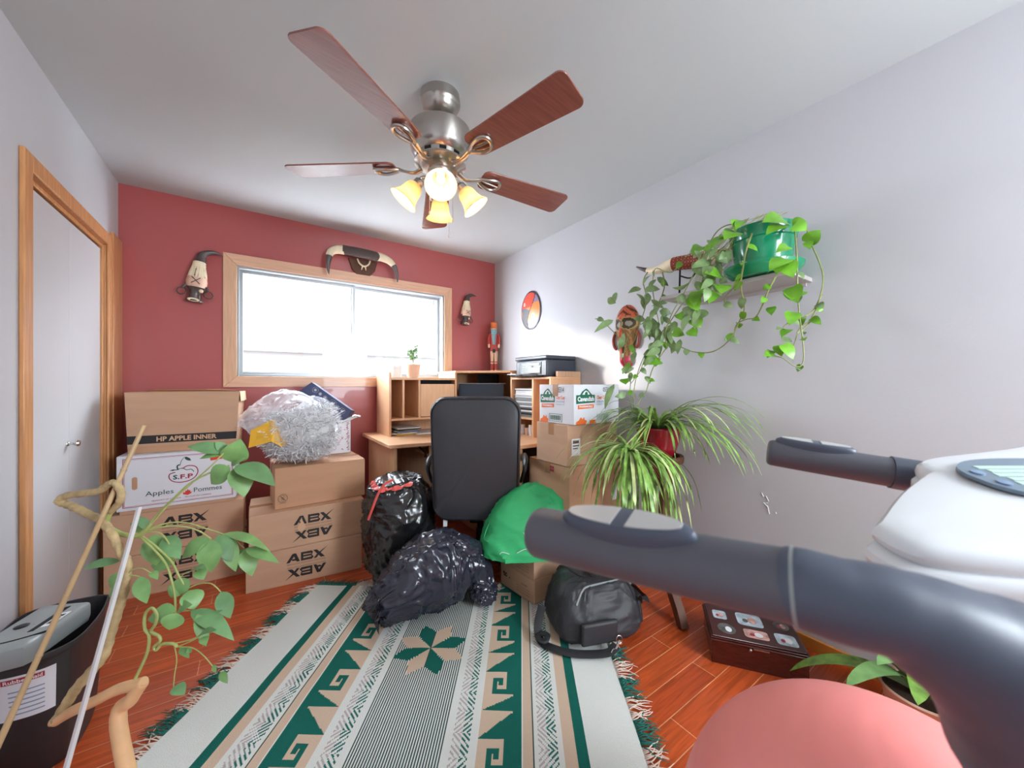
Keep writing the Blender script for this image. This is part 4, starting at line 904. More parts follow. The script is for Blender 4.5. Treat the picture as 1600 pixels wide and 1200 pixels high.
# ================================================================== rubbish bags
def crumple(m, amp, sc, seed=0, floor=None, crease=1.0):
    off = Vector((seed * 7.3, seed * 3.1, seed * 5.7)); n = len(m.v)
    nr = [Vector((0, 0, 0)) for _ in range(n)]
    for f in m.f:
        a, b, c = m.v[f[0]], m.v[f[1]], m.v[f[2]]; q = (b - a).cross(c - a)
        for i in f: nr[i] += q
    out = []
    for v, q in zip(m.v, nr):
        d = q.normalized() if q.length > 0 else Vector((0, 0, 1)); p = v * sc + off
        w = Vector((noise.noise(p * .6 + Vector((5, 0, 0))), noise.noise(p * .6 + Vector((0, 9, 0))), noise.noise(p * .6))) * 1.6
        p2 = p + w
        r1 = 1 - abs(noise.noise(p2)) * 2; r2 = 1 - abs(noise.noise(p2 * 2.3 + Vector((3, 1, 4)))) * 2; r3 = 1 - abs(noise.noise(p2 * 5.1)) * 2
        k = (r1 - .5) * 1.0 + crease * (max(0, r2) ** 3 * .7 + max(0, r3) ** 3 * .3 - .35) + noise.noise(p * .45) * 1.2
        x = v + d * amp * k
        if floor is not None and x.z < floor: x.z = floor + random.uniform(0, .0008)
        out.append(x)
    m.v = out
def blob(mb, pts, rad, nu=120, nseg=16, sq=1.0, flat=1.0, up=(0, 0, 1)):
    P = smoothpath(pts, nseg); rr = interp(rad, len(P))
    k = len(P)
    # rounded ends
    mb.tube(P, rr, nu, flat=flat, up=up)
m = MB(); blob(m, [(.72, 2.20, .004), (.722, 2.20, .05), (.725, 2.20, .16), (.72, 2.205, .32), (.715, 2.20, .46), (.705, 2.19, .57), (.70, 2.185, .62)], [.05, .165, .205, .212, .205, .165, .10], nseg=18, up=(1, 0, 0))
crumple(m, .015, 5, 1, .002, 1.2)
bg1 = thing('rubbish_bag', 'full black rubbish bag with red drawstring, standing left of the chair', 'rubbish bag', (.72, 2.2, 0))
m.build('bag_body', 'bag_black', bg1, world=True)
m = MB(); nn = 90
def ruff(u, v):
    a = 2 * math.pi * u; pl = 1 + .10 * math.sin(a * 19 + 2 * math.sin(3 * a)) * (v * .8 + .1) + .08 * noise.noise(Vector((math.cos(a) * 3, math.sin(a) * 3, v * 2)))
    r = (.150 - .05 * v ** 2) * pl
    return (.70 + r * 1.1 * math.cos(a), 2.185 + r * math.sin(a), .545 + .11 * v - .06 * v * v * v + .035 * math.cos(a - .5) * v)
m.grid(ruff, 200, 16, wrapu=True); m.build('gathered_neck', 'bag_black', bg1, world=True)
m = MB(); P = [Vector(ruff(.40 + .42 * k / 40, .80)) + Vector((-.010, -.020, .014)) for k in range(41)]
m.ribbon(P, [.010 + .005 * math.sin(i * .7) for i in range(len(P))], (-.4, -.7, .5), .003)
P = smoothpath([(0.52, 2.12, 0.425), (0.54, 2.093, 0.502), (0.563, 2.078, 0.572), (0.592, 2.058, 0.624), (0.632, 2.03, 0.652)], 6); m.ribbon(P, [.007] * len(P), (-.4, -.7, .3), .003); m.build('drawstring', 'tie_red', bg1, world=True)
bg1.location.y += .04
# dark navy bag lying on the rug
bg2 = thing('rubbish_bag', 'crumpled navy rubbish bag lying on the rug in front of the chair', 'rubbish bag', (.75, 1.82, .008))
m = MB(); blob(m, [(.455, 1.835, .075), (.475, 1.84, .09), (.53, 1.845, .12), (.64, 1.85, .17), (.75, 1.85, .20), (.84, 1.85, .205), (.91, 1.84, .19), (.95, 1.84, .17), (.965, 1.84, .15)], [.03, .075, .11, .155, .195, .185, .16, .11, .03], nseg=14)
crumple(m, .017, 6, 4, .0095, 1.3); m.build('bag_body', 'bag_navy', bg2, world=True)
m = MB(); blob(m, [(.82, 1.80, .32), (.84, 1.79, .33), (.90, 1.775, .31), (.96, 1.755, .24), (.99, 1.735, .15), (1.0, 1.715, .09), (1.0, 1.70, .05), (1.0, 1.70, .03)], [.02, .05, .068, .075, .07, .075, .065, .02], nu=90, nseg=12)
crumple(m, .014, 8, 9, .0095, 1.2); m.build('bag_opening', 'bag_navy', bg2, world=True)
m = MB(); blob(m, [(.70, 1.84, .34), (.73, 1.85, .345), (.79, 1.85, .33), (.84, 1.86, .31), (.86, 1.86, .3)], [.02, .05, .07, .05, .02], nu=70, nseg=10)
crumple(m, .014, 5.5, 12); m.build('bag_fold', 'bag_navy', bg2, world=True)
# gathered end
m = MB()
def gath(u, v):
    a = 2 * math.pi * u; r = (.012 + .060 * v) * (1 + .14 * math.sin(15 * a + 3 * v)); return Vector((.45 + .03 * v + .02 * math.cos(a) * v, 1.79 + .0 - .03 * (1 - v) + r * .9 * math.cos(a), max(.011, .10 + r * math.sin(a))))
m.grid(gath, 120, 8, wrapu=True); m.build('gathered_neck', 'bag_navy', bg2, world=True)
# green tote
tt = thing('tote_bag', 'slumped bright green cloth bag on the small cartons behind the near handlebar', 'bag', (1.27, 1.70, .266))
m = MB(); rings = []
sect = [(0.0, 1.03, 1.47, .0), (.035, 1.02, 1.49, .0), (.12, 1.05, 1.5, .01), (.2, 1.09, 1.5, .02), (.27, 1.15, 1.48, .03), (.315, 1.22, 1.42, .04), (.335, 1.27, 1.37, .05), (.338, 1.30, 1.34, .05)]
e1 = Vector((.823, -.568, 0)); e2 = Vector((.568, .823, 0)); C0 = Vector((1.228, 1.672, .268))
for z, a0, a1, sh in sect:
    cx = ((a0 + a1) / 2 - 1.26); hx = (a1 - a0) / 2; hy = .165 * (1 - (z / .36) ** 2.2) + .012
    ring = []
    for i in range(96):
        t = 2 * math.pi * i / 96; c_, s_ = math.cos(t), math.sin(t); p = 2.8
        x = hx * math.copysign(abs(c_) ** (2 / p), c_); y = hy * math.copysign(abs(s_) ** (2 / p), s_); ring.append(C0 + e1 * (cx + x) + e2 * (y + sh) + Vector((0, 0, z)))
    rings.append(ring)
fine = []
for k in range(len(rings) - 1):
    for q in range(7): fine.append([rings[k][i].lerp(rings[k + 1][i], q / 7) for i in range(96)])
fine.append(rings[-1]); m.loft(fine); crumple(m, .014, 5, 3, .2675, .6); m.build('bag_body', 'tote', tt, world=True)
m = MB()
for path in ([(1.014, 1.73, 0.262), (1.014, 1.73, 0.365), (1.056, 1.726, 0.447), (1.11, 1.713, 0.499), (1.161, 1.702, 0.538)],):
    m.tube(smoothpath(path, 5), .003, 5)
m.build('seam', 'tote', tt, world=True)
m = MB()
for path in ([(1.165, 1.505, 0.497), (1.146, 1.512, 0.447), (1.164, 1.493, 0.394)], [(1.127, 1.531, 0.425), (1.137, 1.517, 0.398), (1.156, 1.499, 0.381)], [(1.1, 1.549, 0.321), (1.137, 1.517, 0.343), (1.174, 1.486, 0.319)], [(1.031, 1.603, 0.312), (1.039, 1.592, 0.324), (1.068, 1.571, 0.315)]):
    m.tube(smoothpath(path, 4), .0016, 5)
m.build('printed_emblem', 'white', tt, world=True)

# ================================================================== shredded paper in a clear bag, gift things
sb = thing('shredded_paper_bag', 'clear plastic bag full of shredded paper with a yellow envelope, on the plain carton', 'bag', (.27, 2.75, .682))
ex = Vector((.823, -.568, 0)); ey = Vector((.568, .823, 0)); C1 = Vector((.235, 2.735, .70))
def bag_pt(u, v, k=1.0):
    a = 2 * math.pi * u; z = math.sin(math.pi * (v - .5)); r = math.cos(math.pi * (v - .5)) ** .72
    x = (.246 + .02 * math.sin(3 * a)) * k * r * math.cos(a); y = (.175) * k * r * math.sin(a)
    zz = .205 + .19 * k * z + (.03 * math.cos(a) if z > 0 else 0)
    return C1 + ex * (x - .002) + ey * y + Vector((0, 0, zz - .02 - .10 * max(0, -math.cos(a)) ** 2 * max(0, -z) * 0))
def in_box_top(p): return p
m = MB(); cnt = 0
while cnt < 3800:
    u = random.random(); v = random.uniform(.06, .80); k = random.uniform(.79, .90); p = bag_pt(u, v, k)
    if ey.dot(p - C1) > .09: continue
    if p.z < .69: continue
    cnt += 1
    d = Vector((random.gauss(0, 1), random.gauss(0, 1), random.gauss(0, .8))).normalized(); L = random.uniform(.012, .035); d2 = (d + Vector((random.gauss(0, .5), random.gauss(0, .5), random.gauss(0, .5)))).normalized()
    q = p + d * L; q2 = q + d2 * L
    for w in (q, q2):
        if w.z < .69: w.z = .69
    m.ribbon([p, q, q2], .0021, (random.gauss(0, 1), random.gauss(0, 1), random.gauss(0, 1)), .0004, mi=random.choice([0, 0, 0, 0, 0, 0, 1]))
sp_ = m.build('shredded_paper', ['white', 'shred_grey', 'ink_blue', 'terracotta'], sb, world=True); sp_['kind'] = 'stuff'
m = MB(); m.grid(lambda u, v: bag_pt(u, .03 + .94 * v, .8), 40, 14, wrapu=True)
for v in m.v: v.z = max(v.z, .688)
m.build('paper_core', 'white', sb, world=True)
m = MB(); m.grid(lambda u, v: bag_pt(u, .02 + .96 * v, 1.0), 110, 64, wrapu=True); crumple(m, .012, 9, 6, None)
for v in m.v: v.z = max(v.z, .687)
m.build('plastic_film', 'film', sb, world=True)
# loose milky hood of the bag, flaring up and to the left
hood = [[(-0.082, 2.875, 0.91), (-0.084, 2.95, 0.956), (-0.041, 2.969, 1.014), (0.045, 2.982, 1.087), (0.152, 2.956, 1.137), (0.259, 2.883, 1.12), (0.366, 2.785, 1.034), (0.447, 2.68, 0.91)],
        [(-0.039, 2.785, 0.9), (0.003, 2.792, 0.963), (0.042, 2.813, 1.02), (0.094, 2.851, 1.081), (0.175, 2.844, 1.13), (0.278, 2.772, 1.096), (0.358, 2.693, 1.014), (0.436, 2.615, 0.892)],
        [(0.003, 2.695, 0.838), (0.047, 2.689, 0.919), (0.089, 2.696, 0.978), (0.14, 2.71, 1.03), (0.207, 2.7, 1.068), (0.292, 2.665, 1.051), (0.359, 2.62, 0.986), (0.417, 2.543, 0.877)]]
m = MB(); rows = []
for r in hood: rows.append(smoothpath(r, 8))
rings = [rows[0], [a.lerp(b, .5) + Vector((0, 0, .008)) for a, b in zip(rows[0], rows[1])], rows[1], [a.lerp(b, .5) for a, b in zip(rows[1], rows[2])], rows[2]]
ff = []
for k in range(4):
    for q in range(6): ff.append([a.lerp(b, q / 6) for a, b in zip(rings[k], rings[k + 1])])
ff.append(rings[-1]); m.loft(ff, closed=False, caps=False); crumple(m, .010, 12, 8, None)
m.build('milky_hood', 'film_white', sb, world=True)
m = MB(); nv = (Vector((0, 0, 1.18)) - C1).normalized()
Q = [(-0.028, 2.704, 0.802), (-0.016, 2.708, 0.906), (0.097, 2.654, 0.969), (0.083, 2.615, 0.841)]; Q = [Vector(q) for q in Q]; m.add(Q + [q + Vector((.004, .006, 0)) for q in Q], [(0, 1, 2, 3), (7, 6, 5, 4), (0, 4, 5, 1), (1, 5, 6, 2), (2, 6, 7, 3), (3, 7, 4, 0)], smooth=False)
Q = [(0.083, 2.615, 0.841), (0.097, 2.654, 0.969), (0.137, 2.663, 0.888), (0.197, 2.658, 0.928), (0.208, 2.626, 0.86), (0.134, 2.604, 0.807)]; Q = [Vector(q) for q in Q]; m.add(Q + [q + Vector((.003, .006, 0)) for q in Q], [(0, 1, 2, 3, 4, 5), (11, 10, 9, 8, 7, 6)] + [(i, 6 + i, 6 + (i + 1) % 6, (i + 1) % 6) for i in range(6)], smooth=False)
m.build('yellow_envelope', 'yellow', sb, world=True)
# patterned gift carton and navy gift bag behind
gc = thing('patterned_gift_box', 'white gift box with a magenta pattern, behind the shredded paper bag', 'box', (.465, 2.945, .682), R(-2))
m = MB(); m.box(-.115, -.03, 0, .115, .03, .235); m.build('box_body', 'carton_white', gc, bevel=.003)
m = MB()
for k in range(60):
    x = random.uniform(-.10, .105); z = random.uniform(.02, .22); a = random.uniform(0, 3.1); L = random.uniform(.006, .016); m.tube([(x, -.0306, z), (x + L * math.cos(a), -.0306, z + L * math.sin(a))], .0018, 4)
for k in range(24): m.tube([(.092 + random.uniform(-.008, .008), -.0306, .02 + k * .0085), (.1 + random.uniform(-.006, .008), -.0306, .024 + k * .0085)], .002, 4)
m.build('magenta_pattern', 'ink_red', gc)['kind'] = 'stuff'
gb = thing('navy_gift_bag', 'navy gift bag printed with pale snowflakes, leaning behind the shredded paper bag', 'gift bag', (.52, 2.86, .92))
Q = [Vector(q) for q in ((0.266, 3.048, 1.134), (0.339, 3.022, 1.194), (0.587, 2.924, 0.988), (0.556, 2.945, 0.922), (0.509, 2.953, 0.826), (0.389, 2.988, 0.895), (0.303, 3.022, 0.998))]
bk = Vector((.035, .05, -.01)); m = MB(); nn = len(Q); m.add(Q + [q + bk for q in Q], [tuple(range(nn)), tuple(reversed(range(nn, 2 * nn)))] + [(i, nn + i, nn + (i + 1) % nn, (i + 1) % nn) for i in range(nn)], smooth=False)
m.build('bag_body', 'navy_print', gb, world=True, bevel=.002)
m = MB(); nq = (Q[1] - Q[0]).cross(Q[2] - Q[1]).normalized(); nq = nq if nq.dot(Vector((0, 0, 1.18)) - Q[0]) > 0 else -nq
ax = (Q[2] - Q[1]).normalized(); ay = nq.cross(ax).normalized()
for (px_, s_) in ((.18, .02), (.42, .012), (.6, .026), (.84, .022), (.3, .009), (.72, .012)):
    c = Q[1].lerp(Q[2], px_) * .74 + Q[0].lerp(Q[4], px_) * .26 + nq * .009
    for i in range(8):
        a = math.pi * i / 4; m.tube([c, c + (ax * math.cos(a) + ay * math.sin(a)) * s_ * .6], .0008, 4)
        for j in (0, .4): m.sphere(tuple(c + (ax * math.cos(a + j) + ay * math.sin(a + j)) * s_), .0016, 6, 4)
m.build('snowflake_print', 'white', gb, world=True)['kind'] = 'stuff'
m = MB(); m.ribbon(smoothpath([(0.498, 2.888, 0.907), (0.563, 2.892, 0.926), (0.614, 2.905, 0.945), (0.645, 2.908, 0.939)], 4), [.01] * 4 + [.016] * 5 + [.008] * 4, (-.4, -.6, .6), .003); o = m.build('foil_wrapper', 'chrome', loc=(.6, 2.8, .95), world=True); tag(o, 'crumpled silver and teal wrapping scrap poking out right of the gift box', 'wrapping')
o['label'] = 'crumpled silver wrapping scrap poking out above the patterned gift box'

# ================================================================== rug
RUGC = (.646, 1.572); RUGA = R(-36.0)          # local x = across the stripes, local y = along them
GREEN = (30, 104, 92); TAN = (214, 188, 164); CREAM = (226, 228, 222); DARK = (58, 84, 76); GREYC = (186, 174, 172)
U0, U1, V0, V1, ST = -.79, .79, -.72, .50, .0045
def rug_col(u, v):
    a = abs(u)
    if a < .148:                                # ribbed centre with an eight pointed star
        r = math.hypot(u, v); 
        vv = (v + .36) % .72 - .36
        th = math.atan2(vv, u); r = math.hypot(u, vv)
        k = int((th + math.pi) / (math.pi / 4) + 1e-6) % 8; tc_ = -math.pi + (k + .5) * math.pi / 4; d = th - tc_
        lim = .125 * (1 - abs(d) / (math.pi / 8) * .45) if True else 0
        w = r * math.sin(abs(d)); 
        if r < .165 and w < min(r * .36, (.165 - r) * .7): return GREEN if k % 2 == 0 else TAN
        return DARK if int((u + 2) / ST) % 2 == 0 else CREAM
    if a < .26:
        x = a - .148
        if x < .022 or x > .09: return CREAM
        side = x - .056
        ph = (v + abs(side) * (1 if side > 0 else 1) * .9) 
        seg = (v % .16) / .16
        slope = 1 if seg < .5 else -1
        q = (v + slope * side * 1.1) % .02
        if abs(side) > .030: return CREAM
        if q < .0085: return GREEN if (side * (1 if u > 0 else -1)) > 0 else GREYC
        return CREAM
    if a < .37:                                 # greek key and triangles
        x = (a - .26) / .11; per = .29; y = ((v + .02) % per) / per
        if y < .22: return DARK if (int((u + 2) / ST) % 2 == 0 and y < .0) else (GREEN if (x > y / .22) else TAN)
        if y < .62:
            yy = (y - .22) / .40
            cx = x; key = False
            if cx > .78 and yy > .08: key = True
            if .08 < yy < .26 and cx > .28: key = True
            if .28 < cx < .44 and .08 < yy < .74: key = True
            if .58 < yy < .74 and .28 < cx < .64: key = True
            if .50 < cx < .64 and .42 < yy < .74: key = True
            return GREEN if key else TAN
        yy = (y - .62) / .38
        return GREEN if x > yy * 1.1 - .05 and yy < .9 else TAN
    if a < .402: return GREEN
    if a < .407: return CREAM
    if a < .44: return TAN
    if a < .443: return DARK
    if a < .54:
        x = a - .443; side = x - .046
        if abs(side) > .032: return CREAM
        seg = (v % .15) / .15; slope = 1 if seg < .5 else -1; q = (v + slope * side * 1.1) % .019
        if q < .008: return GREEN if (side * (1 if u > 0 else -1)) > 0 else GREYC
        return CREAM
    if a < .577: return TAN
    if a < .58: return CREAM
    if a < .614: return GREEN
    return CREAM
rg = thing('woven_rug', 'woven blanket rug with green, cream and tan geometric stripes and fringe on the floor', 'rug', (*RUGC, 0), RUGA)
nu_, nv_ = int((U1 - U0) / ST), int((V1 - V0) / ST); vs = []; fs = []; cols = []
def rz_(u, v): return .007 + .0025 * noise.noise(Vector((u * 5, v * 5, 3))) + .002 * max(0, noise.noise(Vector((u * 14, v * 6, 9)))) 
def edge_w(u, v): return u + .012 * noise.noise(Vector((0, v * 3, u > 0))) * (abs(u) / .79) ** 4, v + .012 * noise.noise(Vector((u * 3, 0, 7))) * max(0, (v / .5)) ** 3
for j in range(nv_ + 1):
    for i in range(nu_ + 1):
        u = U0 + (U1 - U0) * i / nu_; v = V0 + (V1 - V0) * j / nv_; a, b = edge_w(u, v); vs.append((a, b, rz_(u, v)))
for j in range(nv_):
    for i in range(nu_):
        fs.append((j * (nu_ + 1) + i, j * (nu_ + 1) + i + 1, (j + 1) * (nu_ + 1) + i + 1, (j + 1) * (nu_ + 1) + i))
        cols.append(rug_col(U0 + (U1 - U0) * (i + .5) / nu_, V0 + (V1 - V0) * (j + .5) / nv_))
M['rug'] = mat('woven wool', (220, 215, 205), 0.95, attr='paint', bump=0.5, bscale=260, spec=0.1)
m = MB(); m.add(vs, fs); o = m.build('rug_weave', 'rug', rg); color_attr(o, cols)
m = MB(); m.box(U0 + .004, V0, .0008, U1 - .004, V1 - .004, .0045); m.build('rug_backing', 'white', rg)
M['fr_g'] = mat('green fringe yarn', (26, 104, 92), .9); M['fr_c'] = mat('cream fringe yarn', (224, 206, 190), .9)
m = MB()
def strand(p, d, L, mi):
    q = Vector(p); pts = [q]; dd = Vector(d).normalized(); wob = random.gauss(0, .5)
    for k in range(4):
        dd = (dd + Vector((random.gauss(0, .22), random.gauss(0, .22), 0)) + Vector((-dd.y, dd.x, 0)) * wob * .2).normalized(); q = q + dd * L / 4; pts.append(Vector((q.x, q.y, max(.0025, .008 - .002 * k) + random.uniform(0, .006))))
    m.tube(pts, [.0024, .0022, .002, .0018, .0008], 4, mi=mi)
for sd, ux in ((-1, U0), (1, U1)):
    v = V0
    while v < V1:
        seg = int((v + 3) / .095) % 2; uu = edge_w(ux, v)[0]
        strand((uu, v, .007), (sd, random.gauss(0, .2), 0), random.uniform(.05, .10), 0 if seg else 1); v += .0034 if seg else .006
u = U0
while u < U1:
    a = abs(u); dens = (.577 < a < .625) or (.36 < a < .41) or (.148 < a < .30) or a > .7 or random.random() < .45
    strand((u, edge_w(u, V1)[1], .007), (random.gauss(0, .35), 1, 0), random.uniform(.035, .085), 0 if (int((u + 2) / .12) % 3 != 0) else 1)
    u += .0036
m.build('fringe', ['fr_g', 'fr_c'], rg)['kind'] = 'stuff'

# ================================================================== duffel bag
df = thing('duffel_bag', 'black nylon duffel bag with shoulder strap and clip, on the right edge of the rug', 'duffel bag', (1.34, 1.27, .011), R(-20))
m = MB()
def duf(u, v):
    a = 2 * math.pi * u; zc = math.sin(math.pi * (v - .5)); r = abs(math.cos(math.pi * (v - .5))) ** .26
    c_, s_ = math.cos(a), math.sin(a); p = 3.8
    x = .225 * r * math.copysign(abs(c_) ** (2 / p), c_); y = .165 * r * math.copysign(abs(s_) ** (2 / p), s_)
    z = .125 + .122 * math.copysign(abs(zc) ** .75, zc); k = 1 - .25 * (z / .25) ** 1.5
    return Vector((x * k + .02 * (z / .25), y * k + .035 * (z / .25), z * (1.0 + .06 * y / .165)))
m.grid(duf, 128, 60, wrapu=True); crumple(m, .008, 7, 5, .001, .8); m.build('bag_body', 'nylon', df)
m = MB(); P = [duf(.5 - .0 + t * .0, 0) for t in (0,)]
def on(u, v, off=.004):
    p = duf(u, v); c = Vector((0, 0, .12)); return p + (p - c).normalized() * off
P = [on(.12, .66), on(.12, .76), on(.13, .86), on(.2, .95), on(.5, .985), on(.62, .95), on(.66, .86), on(.68, .78), on(.69, .68)]
m.tube(smoothpath([on(.66, .62), on(.67, .72), on(.68, .80), on(.71, .87), on(.80, .905), on(.88, .88), on(.93, .80), on(.94, .70)], 6), .0045, 6); m.build('zip', 'shred_grey', df)['label'] = 'grey curved zip'
m = MB(); m.tube(smoothpath([on(.92, .1, .003), on(.90, .4, .003), on(.88, .7, .003), on(.86, .86, .002), on(.6, .99, .002), on(.38, .86, .002), on(.36, .7, .002)], 6), .003, 6); m.build('seam_piping', 'strap', df)
m = MB(); 
m.box(-.085, -.012, 0, .085, .012, .10, T(-.045, -.165, .035) @ RX(R(6))); m.build('end_pocket', 'nylon', df, bevel=.01)
m = MB(); m.box(-.012, -.075, 0, .014, .075, .11, T(.222, -.01, .03) @ RY(R(-8))); sp2 = m.build('side_pocket', 'nylon', df, bevel=.01)
m = MB(); m.box(-.012, -.05, .0, .018, .05, .05, T(.232, -.01, .10) @ RY(R(-14))); m.build('pocket_flap', 'strap', sp2, bevel=.008)
m = MB(); m.ribbon(smoothpath([(-.235, .04, .11), (-.27, .0, .05), (-.275, -.05, .012), (-.24, -.11, .012), (-.17, -.165, .014), (-.09, -.195, .016), (-.02, -.21, .022), (.02, -.20, .04)], 6), .019, [(0, -.3, 1)] * 43, .004); m.build('shoulder_strap', 'strap', df)
m = MB(); m.tube(smoothpath([(-.262, -.02, .02), (-.29, -.05, .03), (-.27, -.09, .03), (-.245, -.06, .035), (-.27, -.03, .03)], 4), .014, 8, flat=.6); m.build('strap_knot', 'strap', df)
m = MB(); m.ribbon(smoothpath([(.20, -.11, .17), (.245, -.10, .15), (.262, -.04, .13), (.262, .04, .135), (.23, .10, .16)], 6), .017, [(1, 0, .2)] * 25, .004); m.build('carry_handle', 'strap', df)
m = MB(); m.torus((0, 0, 0), .014, .0024, T(.036, -.198, .06) @ RX(R(70)), n=20); m.tube([(.03, -.202, .048), (.012, -.21, .03)], .0055, 8); m.tube(smoothpath([(.012, -.21, .03), (-.004, -.214, .034), (-.012, -.216, .022), (.0, -.216, .012), (.012, -.214, .016)], 4), .0026, 6); m.build('clip', 'chrome', df)
m = MB(); m.box(-.014, -.03, 0, .014, .03, .002, T(.0, -.0, .2575) @ RX(R(4))); m.build('woven_badge', 'strap', df)

# ================================================================== plant stand with red pot and spider plant
PSX, PSY = 1.80, 1.215
ps = thing('plant_stand', 'walnut three legged plant stand holding the red pot', 'plant stand', (PSX, PSY, 0), R(0))
m = MB(); m.lathe([(.108, .80), (.125, .80), (.128, .785), (.125, .765), (.108, .765), (.105, .785), (.108, .80)], n=40); m.build('top_ring', 'walnut', ps)
m = MB(); m.lathe([(0, .672), (.07, .672), (.078, .664), (.078, .652), (.07, .648), (0, .648)], n=32); m.build('lower_disc', 'walnut', ps)
for k in range(3):
    a = R(-116 + 120 * k); MM = RZ(a)
    m = MB(); P = smoothpath([(.112, 0, .785), (.095, 0, .72), (.078, 0, .655), (.055, 0, .50), (.06, 0, .33), (.11, 0, .17), (.19, 0, .06), (.225, 0, .0)], 6)
    rings = []
    ws = interp([.014, .016, .018, .02, .022, .024, .024, .02], len(P))
    for i, p in enumerate(P):
        t = (P[min(i + 1, len(P) - 1)] - P[max(i - 1, 0)]).normalized(); nn = Vector((-t.z, 0, t.x)); w = ws[i]; zf = 0.0
        rings.append([Vector((q.x, q.y, max(0, q.z))) for q in (p + nn * w + Vector((0, .02, 0)), p - nn * w + Vector((0, .02, 0)), p - nn * w - Vector((0, .02, 0)), p + nn * w - Vector((0, .02, 0)))])
    m.loft(rings, MM, smooth=False); m.build('leg', 'walnut', ps, bevel=.003)
rp = thing('spider_plant', 'spider plant with long arching striped leaves in a red glazed pot on the walnut stand', 'potted plant', (PSX, PSY, .673))
m = MB(); m.lathe([(0, 0), (.045, 0), (.052, .02), (.05, .06), (.058, .10), (.085, .14), (.104, .19), (.112, .25), (.118, .268), (.115, .275), (.105, .272), (.1, .25), (0, .245)], n=44); m.build('pot', 'potred', rp)
m = MB(); m.lathe([(0, .25), (.101, .251)], n=30); m.build('soil', 'soil', rp)
def spray(mb, c, n_, Lr, az=None, up=(.2, 1.1), droopk=1.0, w=.0068, xmax=2.03):
    for i in range(n_):
        a = random.uniform(0, 2 * math.pi) if az is None else random.gauss(az[0], az[1]); L = random.uniform(*Lr); el = random.uniform(*up)
        p = Vector(c) + Vector((math.cos(a), math.sin(a), 0)) * .01; d = Vector((math.cos(a) * math.cos(el), math.sin(a) * math.cos(el), math.sin(el))); pts = [p.copy()]
        N = 11
        for k in range(N):
            p = p + d * (L / N); d = (d + Vector((0, 0, -1)) * (.13 + .30 * (k / N)) * droopk + Vector((random.gauss(0, .02), random.gauss(0, .02), 0))).normalized()
            if p.x > xmax: p.x = xmax - random.uniform(0, .01)
            pts.append(p.copy())
        ws = [w * random.uniform(.85, 1.15) * (math.sin(math.pi * min(1, .18 + .82 * (k / N))) ** .6 + .02) for k in range(N + 1)]
        mb.ribbon(pts, ws, (math.cos(a) * -.3, math.sin(a) * -.3, 1), .0007, mi=0 if random.random() < .8 else 1, fold=.25)
TOP = (PSX - .01, PSY, .935)
m = MB(); spray(m, TOP, 40, (.22, .42)); spray(m, TOP, 24, (.42, .60), az=(R(-84), .35), up=(.3, .9), droopk=.8); spray(m, TOP, 18, (.26, .42), az=(R(-125), .6), up=(.5, 1.1), droopk=1.2); spray(m, TOP, 20, (.34, .52), az=(R(150), .5), up=(.3, .8), droopk=.8)
m.build('foliage', ['spider', 'spider_pale'], rp, world=True)
BB = (1.425, 1.106, 0.874)
m = MB(); spray(m, BB, 60, (.16, .40), up=(-.3, .7), droopk=1.0, w=.0058); spray(m, BB, 26, (.34, .48), az=(R(-122), 1.2), up=(-.9, .1), droopk=1.2, w=.007)
spray(m, (1.499, 1.092, 0.862), 30, (.25, .44), az=(R(-90), 1.4), up=(-.8, .3), droopk=1.2, w=.0066); spray(m, (1.408, 1.118, 0.9), 14, (.26, .36), az=(R(170), .5), up=(0, .6), droopk=.6, w=.0055)
m.build('offshoot_foliage', ['spider', 'spider_pale'], rp, world=True)
m = MB()
for q in (BB, (1.499, 1.092, 0.862), (1.408, 1.118, 0.9)): m.tube(smoothpath([TOP, (TOP[0] - .07, TOP[1] - .02, .99), q], 6), .003, 6)
m.build('runner', 'greenstem', rp, world=True)

